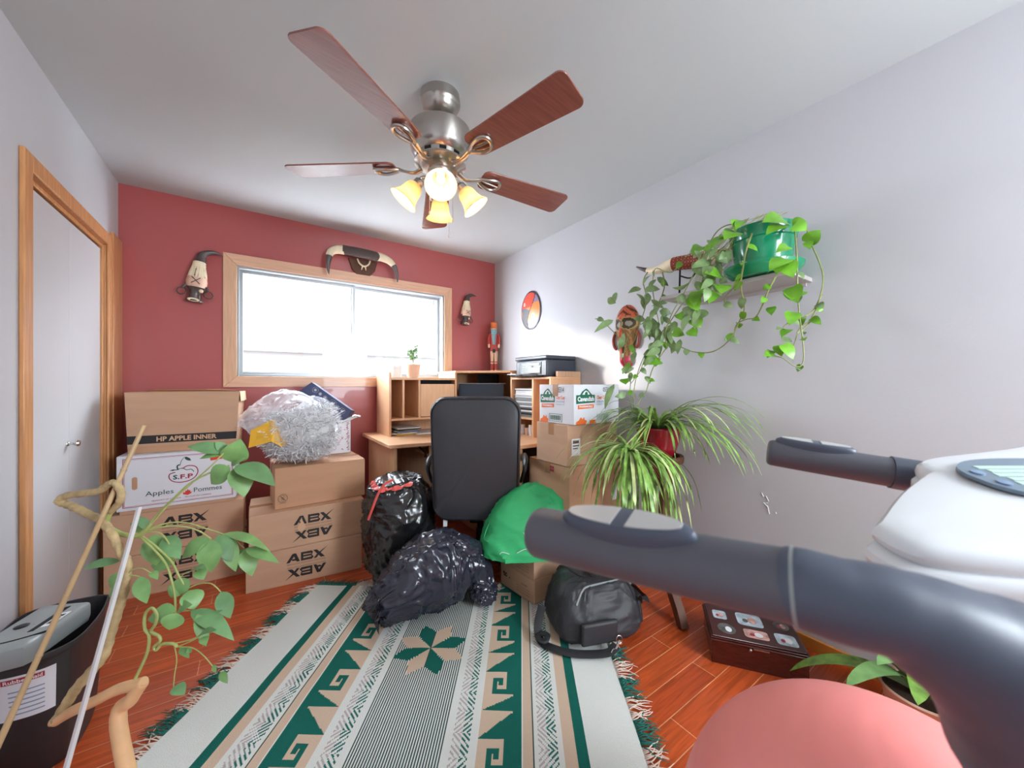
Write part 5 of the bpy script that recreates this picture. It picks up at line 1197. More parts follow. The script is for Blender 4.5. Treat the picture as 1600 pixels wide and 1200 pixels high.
# ================================================================== green pot with trailing vine on the shelf
gp = thing('trailing_vine', 'heart leaved trailing vine in a green pot on the wall shelf, trailing over the mask', 'potted plant', (1.885, .745, 1.653))
m = MB(); m.lathe([(0, .004), (.115, .004), (.145, .03), (.152, .042), (.154, .052), (.149, .052), (.14, .035), (.11, .01), (0, .01)], n=48); m.build('saucer', 'potgreen', gp)
m = MB(); m.lathe([(0, .012), (.098, .012), (.104, .03), (.120, .16), (.126, .164), (.130, .18), (.132, .215), (.128, .218), (.124, .20), (0, .195)], n=48); m.build('pot', 'potgreen', gp)
m = MB(); m.lathe([(0, .2), (.124, .201)], n=30); m.build('soil', 'soil', gp)
stems = [
 [(1.719, 0.782, 1.846), (1.744, 0.862, 1.844), (1.763, 0.946, 1.796), (1.794, 1.01, 1.734), (1.802, 1.065, 1.652), (1.794, 1.131, 1.547), (1.794, 1.168, 1.451), (1.818, 1.176, 1.368)],
 [(1.72, 0.757, 1.673), (1.737, 0.77, 1.596), (1.814, 0.79, 1.525), (1.872, 0.835, 1.48), (1.906, 0.896, 1.398), (1.922, 0.982, 1.346), (1.9, 1.07, 1.348), (1.869, 1.141, 1.382), (1.829, 1.229, 1.408), (1.814, 1.3, 1.342), (1.818, 1.345, 1.253), (1.79, 1.389, 1.18)],
 [(1.846, 0.61, 1.817), (1.793, 0.586, 1.694), (1.795, 0.584, 1.565), (1.825, 0.588, 1.466), (1.86, 0.588, 1.365), (1.876, 0.589, 1.286), (1.863, 0.598, 1.252), (1.837, 0.616, 1.26), (1.814, 0.644, 1.29), (1.788, 0.686, 1.299)],
 [(1.966, 0.612, 1.873), (1.968, 0.586, 1.769), (1.971, 0.56, 1.681), (1.967, 0.55, 1.61), (1.937, 0.559, 1.514), (1.91, 0.577, 1.447), (1.875, 0.602, 1.412), (1.853, 0.617, 1.34)],
 [(1.746, 0.642, 1.617), (1.743, 0.669, 1.562), (1.77, 0.698, 1.518), (1.832, 0.753, 1.476), (1.862, 0.805, 1.477), (1.889, 0.859, 1.46), (1.942, 0.896, 1.401)],
 [(1.715, 0.834, 1.692), (1.763, 0.946, 1.637), (1.783, 1.054, 1.598), (1.79, 1.146, 1.499), (1.805, 1.233, 1.425), (1.799, 1.31, 1.324), (1.794, 1.362, 1.18), (1.788, 1.366, 1.033)],
 [(1.771, 0.904, 1.779), (1.829, 1.047, 1.847), (1.822, 1.149, 1.773), (1.873, 1.283, 1.833), (1.879, 1.304, 1.73), (1.873, 1.283, 1.616), (1.855, 1.247, 1.501), (1.867, 1.263, 1.378)],
 [(1.888, 1.249, 1.809), (1.897, 1.243, 1.727), (1.867, 1.263, 1.629), (1.849, 1.325, 1.546), (1.823, 1.415, 1.481), (1.824, 1.463, 1.333), (1.856, 1.441, 1.218), (1.82, 1.417, 1.067), (1.784, 1.32, 0.982)],
 [(1.872, 1.333, 1.827), (1.851, 1.347, 1.772), (1.866, 1.337, 1.661), (1.852, 1.37, 1.535), (1.839, 1.428, 1.408), (1.793, 1.509, 1.49), (1.745, 1.566, 1.57), (1.712, 1.589, 1.578)],
 [(1.83, 1.191, 1.37), (1.844, 1.279, 1.27), (1.849, 1.325, 1.143), (1.818, 1.345, 1.088), (1.789, 1.341, 1.035), (1.776, 1.302, 0.984)],
 [(1.698, 0.773, 1.865), (1.706, 0.816, 1.876), (1.732, 0.87, 1.873), (1.776, 0.937, 1.841), (1.797, 0.996, 1.848)],
 [(1.963, 0.553, 1.556), (1.915, 0.574, 1.479), (1.862, 0.611, 1.452), (1.844, 0.648, 1.423), (1.837, 0.652, 1.369)],
 [(1.915, 0.574, 1.447), (1.886, 0.594, 1.407), (1.864, 0.609, 1.394)],
 [(1.732, 0.724, 1.816), (1.699, 0.735, 1.731), (1.688, 0.743, 1.65), (1.709, 0.765, 1.618), (1.747, 0.836, 1.577), (1.782, 0.861, 1.548)],
]
m = MB()
for s in stems: P = smoothpath(s, 6); m.tube(P, interp([.0034, .0028, .0022], len(P)), 6)
m.build('vine_stem', 'vine', gp, world=True)
bright = [((1.77, 0.62, 1.842), (1.655, 0.669, 1.818), 0.0437), ((1.754, 0.618, 1.819), (1.658, 0.654, 1.758), 0.0306), ((1.8, 0.599, 1.823), (1.816, 0.557, 1.787), 0.0334), ((1.819, 0.61, 1.837), (1.841, 0.565, 1.839), 0.0234), ((1.714, 0.78, 1.838), (1.638, 0.802, 1.784), 0.0384), ((1.714, 0.78, 1.849), (1.66, 0.786, 1.882), 0.0274), ((1.715, 0.755, 1.876), (1.662, 0.761, 1.82), 0.0216), ((1.73, 0.841, 1.84), (1.653, 0.864, 1.762), 0.0256), ((1.847, 0.566, 1.751), (1.863, 0.525, 1.8), 0.0334), ((1.847, 0.566, 1.756), (1.825, 0.551, 1.711), 0.018), ((1.704, 0.592, 1.666), (1.614, 0.624, 1.601), 0.0345), ((1.704, 0.592, 1.653), (1.699, 0.565, 1.577), 0.0321), ((1.692, 0.601, 1.648), (1.642, 0.604, 1.591), 0.0271), ((1.736, 0.595, 1.723), (1.657, 0.618, 1.682), 0.0225), ((1.808, 0.593, 1.556), (1.758, 0.598, 1.507), 0.0411), ((1.784, 0.598, 1.572), (1.775, 0.574, 1.492), 0.0332), ((1.8, 0.599, 1.471), (1.753, 0.601, 1.405), 0.0283), ((1.842, 0.631, 1.408), (1.786, 0.639, 1.365), 0.0212), ((1.789, 0.631, 1.343), (1.794, 0.597, 1.268), 0.026), ((1.804, 0.657, 1.341), (1.79, 0.636, 1.285), 0.0212), ((1.8, 0.672, 1.309), (1.732, 0.688, 1.291), 0.0214), ((1.793, 0.676, 1.32), (1.75, 0.676, 1.281), 0.0187), ((1.816, 0.685, 1.508), (1.79, 0.673, 1.462), 0.0189), ((1.718, 0.849, 1.668), (1.625, 0.883, 1.666), 0.037), ((1.71, 0.831, 1.619), (1.675, 0.825, 1.565), 0.0337), ((1.723, 0.895, 1.65), (1.665, 0.905, 1.579), 0.032), ((1.785, 0.973, 1.848), (1.718, 0.99, 1.793), 0.0277), ((1.789, 1.092, 1.541), (1.808, 1.049, 1.484), 0.039), ((1.813, 1.027, 1.507), (1.82, 0.992, 1.449), 0.035), ((1.799, 1.037, 1.453), (1.807, 1.001, 1.411), 0.0287), ((1.786, 1.119, 1.452), (1.817, 1.067, 1.425), 0.0263), ((1.842, 1.238, 1.314), (1.736, 1.281, 1.278), 0.0421), ((1.822, 1.264, 1.294), (1.84, 1.221, 1.32), 0.0317), ((1.758, 1.405, 1.283), (1.765, 1.37, 1.26), 0.033), ((1.807, 1.444, 1.21), (1.793, 1.424, 1.172), 0.0301), ((1.756, 0.897, 1.611), (1.706, 0.9, 1.537), 0.0295), ((1.753, 0.971, 1.626), (1.714, 0.968, 1.529), 0.0335), ((1.747, 1.0, 1.6), (1.753, 0.965, 1.517), 0.0339)]
dull = [((1.684, 0.864, 1.63), (1.708, 0.836, 1.57), 0.0122), ((1.833, 0.897, 1.696), (1.843, 0.878, 1.64), 0.0179), ((1.801, 0.901, 1.75), (1.805, 0.886, 1.674), 0.0182), ((1.747, 0.922, 1.708), (1.772, 0.893, 1.678), 0.0188), ((1.776, 0.92, 1.699), (1.732, 0.938, 1.629), 0.0202), ((1.694, 0.913, 1.657), (1.703, 0.894, 1.579), 0.0218), ((1.735, 0.871, 1.705), (1.688, 0.891, 1.66), 0.0182), ((1.717, 0.976, 1.76), (1.749, 0.942, 1.688), 0.0199), ((1.699, 0.977, 1.666), (1.62, 1.019, 1.633), 0.0187), ((1.674, 0.871, 1.707), (1.643, 0.88, 1.653), 0.0204), ((1.661, 0.878, 1.613), (1.641, 0.879, 1.542), 0.0191), ((1.725, 0.9, 1.737), (1.646, 0.942, 1.71), 0.0225), ((1.716, 0.892, 1.677), (1.711, 0.883, 1.62), 0.0185), ((1.705, 0.886, 1.682), (1.682, 0.89, 1.599), 0.0218), ((1.736, 0.882, 1.764), (1.776, 0.842, 1.731), 0.0196), ((1.676, 0.862, 1.644), (1.624, 0.886, 1.598), 0.0161), ((1.742, 0.907, 1.708), (1.735, 0.9, 1.632), 0.0133), ((1.776, 1.021, 1.632), (1.783, 1.004, 1.551), 0.0137), ((1.718, 0.99, 1.51), (1.678, 1.005, 1.426), 0.0178), ((1.761, 1.01, 1.612), (1.771, 0.991, 1.548), 0.0165), ((1.757, 0.99, 1.551), (1.738, 0.991, 1.492), 0.0206), ((1.847, 0.982, 1.548), (1.809, 0.996, 1.498), 0.0226), ((1.764, 0.971, 1.545), (1.729, 0.984, 1.465), 0.0145), ((1.713, 1.007, 1.604), (1.657, 1.034, 1.581), 0.0175), ((1.796, 1.037, 1.572), (1.77, 1.042, 1.522), 0.0232), ((1.813, 1.022, 1.542), (1.806, 1.015, 1.447), 0.0161), ((1.752, 0.979, 1.675), (1.763, 0.96, 1.616), 0.0155), ((1.776, 1.031, 1.532), (1.745, 1.04, 1.472), 0.014), ((1.883, 1.215, 1.63), (1.803, 1.258, 1.609), 0.0122), ((1.8, 1.285, 1.556), (1.811, 1.265, 1.496), 0.0169), ((1.803, 1.264, 1.535), (1.821, 1.239, 1.486), 0.0194), ((1.804, 1.186, 1.406), (1.734, 1.223, 1.372), 0.0172), ((1.764, 1.252, 1.527), (1.762, 1.241, 1.466), 0.0165), ((1.744, 1.245, 1.497), (1.733, 1.24, 1.445), 0.0128), ((1.777, 1.217, 1.329), (1.718, 1.245, 1.272), 0.0161), ((1.794, 1.245, 1.478), (1.818, 1.216, 1.415), 0.0136), ((1.894, 1.228, 1.577), (1.864, 1.236, 1.506), 0.0156), ((1.788, 1.297, 1.489), (1.807, 1.272, 1.423), 0.0127), ((1.877, 1.271, 1.645), (1.842, 1.283, 1.56), 0.0157), ((1.894, 1.23, 1.435), (1.93, 1.193, 1.378), 0.0173), ((1.817, 1.183, 1.472), (1.781, 1.195, 1.397), 0.0125), ((1.773, 1.21, 1.397), (1.73, 1.228, 1.36), 0.019), ((1.888, 1.211, 1.434), (1.92, 1.177, 1.358), 0.0193), ((1.857, 1.269, 1.767), (1.814, 1.287, 1.703), 0.0145), ((1.864, 1.254, 1.527), (1.824, 1.269, 1.459), 0.0157), ((1.796, 1.264, 1.485), (1.804, 1.246, 1.435), 0.0207), ((1.764, 1.235, 1.635), (1.813, 1.189, 1.585), 0.0126), ((1.807, 1.217, 1.482), (1.782, 1.222, 1.422), 0.0179), ((1.865, 1.204, 1.478), (1.865, 1.191, 1.399), 0.0195), ((1.794, 1.213, 1.591), (1.753, 1.229, 1.519), 0.0205), ((1.774, 1.287, 1.536), (1.832, 1.235, 1.51), 0.0164), ((1.863, 1.251, 1.588), (1.908, 1.208, 1.57), 0.0209), ((1.88, 1.17, 1.522), (1.872, 1.164, 1.459), 0.0183), ((1.891, 1.143, 1.421), (1.869, 1.146, 1.338), 0.0149), ((1.78, 1.248, 1.477), (1.737, 1.266, 1.423), 0.0138), ((1.84, 1.215, 1.548), (1.872, 1.181, 1.504), 0.013), ((1.782, 1.191, 1.366), (1.709, 1.228, 1.33), 0.0198), ((1.866, 1.161, 1.497), (1.806, 1.19, 1.446), 0.0177), ((1.811, 1.254, 1.518), (1.809, 1.244, 1.427), 0.0168), ((1.926, 1.182, 1.402), (1.888, 1.195, 1.346), 0.0182), ((1.852, 1.257, 1.461), (1.869, 1.234, 1.411), 0.0181), ((1.771, 1.232, 1.359), (1.722, 1.254, 1.337), 0.0181), ((1.824, 1.255, 1.463), (1.869, 1.212, 1.43), 0.0153), ((1.803, 1.198, 1.391), (1.784, 1.198, 1.322), 0.0184), ((1.83, 1.222, 1.469), (1.794, 1.235, 1.411), 0.0188), ((1.846, 1.193, 1.445), (1.855, 1.174, 1.392), 0.0184), ((1.859, 1.334, 1.705), (1.859, 1.322, 1.641), 0.0128), ((1.863, 1.303, 1.799), (1.815, 1.323, 1.738), 0.0183), ((1.867, 1.34, 1.55), (1.865, 1.329, 1.484), 0.0172), ((1.806, 1.329, 1.721), (1.736, 1.365, 1.692), 0.0172), ((1.79, 1.273, 1.684), (1.773, 1.273, 1.611), 0.0165), ((1.784, 1.292, 1.703), (1.847, 1.236, 1.703), 0.0193), ((1.786, 1.305, 1.661), (1.784, 1.294, 1.594), 0.0128), ((1.747, 1.317, 1.682), (1.775, 1.285, 1.614), 0.0199), ((1.906, 1.295, 1.794), (1.952, 1.252, 1.741), 0.0157), ((1.837, 1.389, 1.368), (1.812, 1.394, 1.299), 0.0162), ((1.746, 1.377, 1.275), (1.714, 1.387, 1.236), 0.0139), ((1.813, 1.403, 1.249), (1.798, 1.401, 1.192), 0.0132), ((1.768, 1.35, 1.273), (1.726, 1.366, 1.238), 0.0127), ((1.673, 1.398, 1.695), (1.665, 1.391, 1.642), 0.0163), ((1.655, 1.44, 1.668), (1.685, 1.407, 1.638), 0.0207), ((1.841, 1.404, 1.57), (1.891, 1.357, 1.548), 0.0184), ((1.692, 0.875, 1.79), (1.674, 0.874, 1.738), 0.015), ((1.713, 0.906, 1.842), (1.73, 0.882, 1.795), 0.0111), ((1.81, 0.895, 1.81), (1.844, 0.86, 1.756), 0.0138), ((1.729, 0.836, 1.771), (1.698, 0.845, 1.731), 0.0145), ((1.693, 0.85, 1.784), (1.655, 0.864, 1.732), 0.0113), ((1.782, 0.848, 1.793), (1.776, 0.841, 1.73), 0.0158), ((1.679, 0.943, 1.798), (1.685, 0.926, 1.751), 0.0163), ((1.724, 0.929, 1.773), (1.706, 0.929, 1.694), 0.0169), ((1.805, 0.938, 1.781), (1.781, 0.942, 1.715), 0.0164), ((1.803, 0.911, 1.772), (1.815, 0.89, 1.71), 0.0112), ((1.776, 0.932, 1.816), (1.755, 0.934, 1.752), 0.016), ((1.697, 0.929, 1.753), (1.672, 0.934, 1.694), 0.0142), ((1.692, 1.433, 1.546), (1.586, 1.481, 1.47), 0.0179), ((1.773, 1.377, 1.033), (1.831, 1.312, 1.006), 0.0179), ((1.752, 1.391, 1.125), (1.682, 1.415, 1.107), 0.0179), ((1.843, 1.329, 1.224), (1.849, 1.3, 1.18), 0.0179), ((1.773, 1.377, 0.978), (1.825, 1.316, 0.962), 0.0179), ((1.698, 1.429, 1.18), (1.637, 1.446, 1.035), 0.0179), ((1.722, 1.412, 1.382), (1.727, 1.384, 1.47), 0.0179)]
m = MB()
for (b, t, w) in bright: leaf(m, b, t, w, heart=True, jit=.25, n=9, droop=.12)
for (b, t, w) in dull: leaf(m, b, t, w, 1, heart=False, jit=.5, n=6)
for s in stems:
    P = smoothpath(s, 6)
    for q in P[4::5]:
        if random.random() < .5: d = Vector((random.gauss(0, 1), random.gauss(0, 1), -.8)).normalized(); t = q + d * random.uniform(.035, .06); t.x = min(t.x, 2.035); leaf(m, q, t, random.uniform(.012, .018), random.choice([0, 1]), heart=True, jit=.4, n=7)
for v in m.v:
    if v.x > 2.038: v.x = 2.038
m.build('foliage', ['pothos', 'pothos2'], gp, world=True)
m = MB()
for k in range(34):
    a = R(-170 + random.uniform(-60, 60)); c = Vector((1.885, .745, 0)); p0 = c + Vector((math.cos(a), math.sin(a), 0)) * .12; p0.z = 1.90
    e = Vector((random.uniform(1.80, 1.86), random.uniform(.92, 1.05), random.uniform(1.66, 1.80))); mid = (p0 + e) / 2 + Vector((random.gauss(0, .02), random.gauss(0, .03), random.uniform(-.04, .05)))
    m.tube(smoothpath([p0, mid, e], 4), .0012, 4)
m.build('aerial_root', 'greenstem', gp, world=True)['kind'] = 'stuff'

# ================================================================== photo box
pb = thing('photo_box', 'dark mahogany keepsake box with six photographs in its lid, on the floor', 'box', (1.594, .826, 0), math.atan2(.536 - .82, 1.794 - 1.595))
w, d, h = .35, .258, .118
m = MB(); m.box(.004, .004, 0, w - .004, d - .004, h - .024); m.build('box_body', 'mahogany', pb, bevel=.002)
m = MB(); m.box(-.004, -.004, h - .022, w + .004, d + .004, h - .014); m.box(.0, .0, h - .014, w, d, h - .006); m.box(.006, .006, h - .006, w - .006, d - .006, h); ld = m.build('lid', 'mahogany', pb, bevel=.003)
M['ph1'] = mat('photo beach', (190, 206, 214), .2, var=.35, vscale=30); M['ph2'] = mat('photo people', (206, 160, 150), .2, var=.5, vscale=40); M['ph3'] = mat('photo dark', (92, 92, 88), .2, var=.5, vscale=30)
phs = [(.03, .135, .085, .2, 'ph1', 0), (.125, .12, .225, .215, 'ph1', 0), (.265, .135, .325, .2, 'ph3', 1), (.035, .03, .105, .105, 'ph3', 1), (.135, .035, .225, .095, 'ph2', 0), (.25, .03, .325, .105, 'ph1', 0)]
for x0, y0, x1, y1, c, ov in phs:
    m = MB(); cx, cy, rx, ry = (x0 + x1) / 2, (y0 + y1) / 2, (x1 - x0) / 2, (y1 - y0) / 2
    q = 2.0 if ov else 6.0
    m.prism([(cx + rx * math.copysign(abs(math.cos(t)) ** (2 / q), math.cos(t)), cy + ry * math.copysign(abs(math.sin(t)) ** (2 / q), math.sin(t))) for t in [2 * math.pi * i / 32 for i in range(32)]], h - .001, h + .0006)
    p = m.build('photograph', c, pb); m = MB(); m.disc((cx + rx * .2, cy - ry * .1), rx * .35, ry * .5, None, 0, z=h + .0007); m.disc((cx - rx * .35, cy - ry * .25), rx * .22, ry * .3, None, 1, z=h + .0007); m.build('photo_figures', [random.choice(['white', 'ph2']), random.choice(['ph3', 'ink_red'])], p)
m = MB(); m.box(w / 2 - .02, -.009, h - .022, w / 2 + .035, -.004, h - .018); m.sphere((w / 2 - .03, -.002, h - .03), .006, 10, 8); m.build('clasp', 'nickel', pb)

# ================================================================== exercise ball
bl = thing('exercise_ball', 'large coral pink exercise ball on the floor in the right foreground', 'exercise ball', (.832, .142, 0))
m = MB(); RB = .315
prof = []
for i in range(121):
    t = math.pi * i / 120; r = RB * (1 - .0022 * max(0, math.cos(t * 44)) ** 6 * (1 if .25 < t < 2.9 else 0)); prof.append((r * math.sin(t), RB - r * math.cos(t)))
m.lathe(prof, T(0, 0, RB) @ RX(R(12)) @ T(0, 0, -RB), n=96); m.build('ball_skin', 'ball', bl)
m = MB(); m.lathe([(0, .0), (.008, 0), (.009, .0035), (0, .004)], T(0, 0, RB) @ RX(R(100)) @ T(0, 0, RB - .002), n=16); m.build('valve', 'white', bl)

# ================================================================== broad leaved plant on the floor by the wall
cl_ = thing('broad_leaved_plant', 'broad strap leaved green plant in a low pot on the floor behind the coral ball', 'potted plant', (1.885, .25, 0))
m = MB(); m.lathe([(0, 0), (.085, 0), (.11, .12), (.118, .13), (.112, .135), (.105, .12), (0, .115)], n=36); m.build('pot', 'terracotta', cl_)
m = MB(); m.lathe([(0, .12), (.105, .121)], n=24); m.build('soil', 'soil', cl_)
m = MB()
for k, (a, L, el) in enumerate([(100, .36, 1.0), (130, .30, 1.0), (160, .30, .9), (185, .26, 1.0), (210, .30, 1.1), (240, .34, .8), (70, .34, 1.1), (300, .3, 1.1), (145, .26, 1.3), (115, .3, .5), (170, .3, 1.1), (20, .2, 1.3)]):
    L *= 1.3; a = R(a); p = Vector((.02 * math.cos(a), .02 * math.sin(a), .12)); dd = Vector((math.cos(a) * math.cos(el), math.sin(a) * math.cos(el), math.sin(el))); pts = [p.copy()]
    for q in range(12): p = p + dd * L / 12; dd = (dd + Vector((0, 0, -.13))).normalized(); p.x = min(p.x, .145); pts.append(p.copy())
    m.ribbon(pts, [.034 * (math.sin(math.pi * (.15 + .85 * q / 12)) ** .6 + .02) for q in range(13)], (-math.cos(a) * .5, -math.sin(a) * .5, 1), .002, mi=k % 2, fold=.2)
m.build('foliage', ['leaf', 'spider'], cl_)

# ================================================================== elliptical trainer
et = thing('elliptical_trainer', 'exercise machine with charcoal handlebars and white console in the right foreground', 'exercise machine', (.75, -.02, 0))
M['silver_plate'] = mat('satin silver plate', (212, 212, 210), .35, metal=.35)
def pad(Mx, parent, L, r):
    m = MB(); n = 40; rings = []
    for s, z in ((1.0, -.006), (1.03, .002), (1.0, .006), (.9, .0085), (.85, .0088)):
        rings.append([(L * s * math.cos(t) * (1), r * s * math.sin(t) * (1 if True else 1), z - .0035 * (math.cos(t) ** 2) * 0) for t in [2 * math.pi * i / n for i in range(n)]])
    m.loft(rings, Mx); p = m.build('sensor_pad', 'grip2', parent, world=True)
    for x0, x1 in ((-.86, -.08), (.14, .86)):
        m = MB(); o = []
        for i in range(13): t = x0 + (x1 - x0) * i / 12; o.append((L * t, r * .8 * math.sqrt(max(0, 1 - (t / .88) ** 2))))
        for i in range(13): t = x1 + (x0 - x1) * i / 12; o.append((L * t, -r * .8 * math.sqrt(max(0, 1 - (t / .88) ** 2))))
        m.prism([(a, b) for k, (a, b) in enumerate(o) if k not in (0, 25) or True], .0085, .0096, Mx); m.build('contact_plate', 'silver_plate', p, world=True)
def frame_at(p, q, c, up):
    x = (q - p).normalized(); z = (up - x * up.dot(x)).normalized(); y = z.cross(x)
    Mt = Matrix(((x.x, y.x, z.x, c.x), (x.y, y.y, z.y, c.y), (x.z, y.z, z.z, c.z), (0, 0, 0, 1))); return Mt
A = Vector((0.2, 0.253, 1.053)); Bq = Vector((0.248, 0.078, 1.068))
m = MB(); ax = (Bq - A).normalized()
P = [A + ax * .0, A + ax * .0015, A + ax * .005, A.lerp(Bq, .3), A.lerp(Bq, .6), Bq]
m.tube(P, [.0165, .0188, .0202, .0203, .0198, .0196], 40); gn = m.build('handlebar_grip', 'grip', et, world=True)
c = A.lerp(Bq, .45); upv = (Vector((0, 0, 1)) * .9 + (Vector((0, 0, 1.18)) - c).normalized() * .35)
Mt = frame_at(A, Bq, c, upv); pad(Mt @ T(0, 0, .0185), gn, .048, .0135)
m = MB(); P = smoothpath([tuple(A.lerp(Bq, .975)), tuple(Bq), (0.256, 0.063, 1.066), (0.27, 0.046, 1.063), (0.292, 0.027, 1.049), (0.315, 0.008, 1.03), (0.339, -0.008, 0.998), (0.365, -0.021, 0.946), (0.39, -0.026, 0.872)], 6); m.tube(P, interp([.0207, .0208, .0209, .0218, .029, .040, .05, .05, .05], len(P)), 44); m.build('handlebar_sleeve', 'grip2', et, world=True)
m = MB(); m.tube([A.lerp(Bq, .975), A.lerp(Bq, .985)], .0212, 40); m.build('sleeve_rim', 'shred_grey', et, world=True)
A2 = Vector((0.679, 0.261, 1.071)); B2 = Vector((0.742, 0.126, 1.055)); a2 = (B2 - A2).normalized()
m = MB(); m.tube([A2, A2 + a2 * .0015, A2 + a2 * .005, A2.lerp(B2, .5), B2], [.0165, .0188, .0202, .0205, .0206], 36); g2 = m.build('handlebar_grip', 'grip', et, world=True)
c = A2.lerp(B2, .38); Mt = frame_at(A2, B2, c, Vector((0, 0, 1)) + (Vector((0, 0, 1.18)) - c).normalized() * .1); pad(Mt @ T(0, 0, .0185), g2, .048, .0135)
m = MB(); m.tube([B2 - a2 * .006, B2 + a2 * .02, Vector((0.791, 0.062, 1.041)), Vector((0.876, 0.003, 1.009))], .0225, 36); m.build('handlebar_sleeve', 'grip2', et, world=True)
# console
def PLZ(u, d): return .0537 * u + .2262 * d + .9414
def cpt(u, d, z): s_, c_ = .567844, .823136; return Vector((u * c_ + d * s_, -u * s_ + d * c_, z))
def zz(u, d, y_): return 1.18 - (y_ - 600) / 584 * d
outl = [cpt(q[0], q[1], PLZ(q[0], q[1])) for q in ((.348, .362, 1.034), (.350, .34, 1.0325), (.37, .322, 1.034), (.46, .300, 1.036), (.62, .275, 1.041), (.80, .26, 1.047), (.95, .30, 1.06), (.98, .40, 1.08), (.93, .50, 1.10), (.80, .525, 1.102), (.66, .503, 1.094), (.56, .492, 1.0855), (.522, .482, 1.083), (.508, .47, 1.0795), (.505, .455, 1.0765), (.49, .448, 1.072), (.42, .41, 1.054))]
n = len(outl); cc = sum(outl, Vector()) / n
def ringo(k, dz): return [cc + (p - cc) * k + Vector((0, 0, dz)) for p in smoothpath(outl + [outl[0]], 5)[:-1]]
m = MB(); m.loft([ringo(.02, .006), ringo(.5, .006), ringo(.85, .005), ringo(.95, .003), ringo(.985, -.001), ringo(1.0, -.007), ringo(.99, -.013), ringo(.975, -.016)], caps=True); m.build('console_cover', 'console', et, world=True)
m = MB(); m.loft([ringo(.97, -.0155), ringo(1.0, -.0165), ringo(1.025, -.02), ringo(1.03, -.027), ringo(1.01, -.036), ringo(.96, -.052), ringo(.88, -.062), ringo(.3, -.066), ringo(.02, -.066)], caps=True); m.build('console_base', 'console', et, world=True)
# display panel lies on the cover
dc = Vector((0.709, 0.015, 1.072)); e1_ = cpt(1, 0, 0).normalized(); e2_ = (cpt(.0, 1, .0) * 1 + Vector((0, 0, .235))).normalized()
nrm_ = e1_.cross(e2_).normalized()
Mt = Matrix(((e1_.x, e2_.x, nrm_.x, dc.x), (e1_.y, e2_.y, nrm_.y, dc.y), (e1_.z, e2_.z, nrm_.z, dc.z), (0, 0, 0, 1)))
m = MB(); m.prism([(.11 * math.copysign(abs(math.cos(t)) ** .8, math.cos(t)) + .05, .052 * math.copysign(abs(math.sin(t)) ** .8, math.sin(t))) for t in [2 * math.pi * i / 48 for i in range(48)]], 0, .004, Mt); dp = m.build('display_panel', 'display', et, world=True)
M['lcd'] = mat('pale green lcd print', (196, 226, 206), .4)
m = MB()
for i in range(7): m.box(-.03 + .004 * (i % 2), -.034 + i * .0095, .004, .10, -.0275 + i * .0095, .0046, Mt)
m.build('display_print', 'lcd', dp, world=True)
for q in ((-.045, .012), (-.045, -.012)):
    m = MB(); m.lathe([(0, 0), (.006, 0), (.006, .0015), (0, .002)], Mt @ T(q[0], q[1], .004), n=16); m.build('button', 'ink_blue', dp, world=True)
# mast, frame and foot bars (mostly out of view)
m = MB(); m.tube(smoothpath([cpt(.74, .38, .99), cpt(.78, .33, .7), cpt(.80, .30, .3), cpt(.80, .28, .06)], 6), .035, 20); m.build('mast', 'grip2', et, world=True)
m = MB(); m.tube([cpt(.80, .28, .05), cpt(.80, -.5, .05)], .035, 16); m.tube([cpt(.5, .28, .036), cpt(1.05, .28, .036)], .034, 16); m.build('base_frame', 'grip2', et, world=True)
m = MB(); m.tube(smoothpath([(0.39, -0.026, 0.872), cpt(.5, .16, .62), cpt(.76, .27, .5)], 6), .022, 14); m.tube(smoothpath([(0.876, 0.003, 1.009), cpt(.78, .44, .9), cpt(.785, .35, .75)], 6), .02, 14); m.build('handlebar_arm', 'grip2', et, world=True)

# ================================================================== bin with shredder
bn = thing('paper_bin', 'dark brown rectangular waste bin with a white and red label, beside the closet door', 'bin', (-.555, 1.86, 0))
rim = [(-.447, 2.0), (-.44, 1.90), (-.446, 1.80), (-.462, 1.735), (-.50, 1.70), (-.545, 1.692), (-.60, 1.70), (-.645, 1.722), (-.665, 1.76), (-.672, 1.86), (-.672, 1.96), (-.662, 2.02), (-.635, 2.05), (-.56, 2.06), (-.49, 2.055), (-.455, 2.035)]
rs = smoothpath([(x, y, 0) for x, y in rim] + [(rim[0][0], rim[0][1], 0)], 4)[:-1]; cb = Vector((-.556, 1.875, 0))
def br(k, z): return [cb + (p - cb) * k + Vector((0, 0, z)) for p in rs]
m = MB(); m.loft([br(.02, 0), br(.72, 0), br(.76, .01), br(.955, .355), br(1.0, .362), br(1.015, .372), br(1.005, .381), br(.97, .381), br(.955, .37), br(.75, .02), br(.02, .015)], caps=False); m.build('bin_body', 'binplastic', bn, world=True)
k0 = [(-0.568, 1.631, 0.359), (-0.494, 1.617, 0.392), (-0.471, 1.54, 0.317), (-0.54, 1.551, 0.316)]
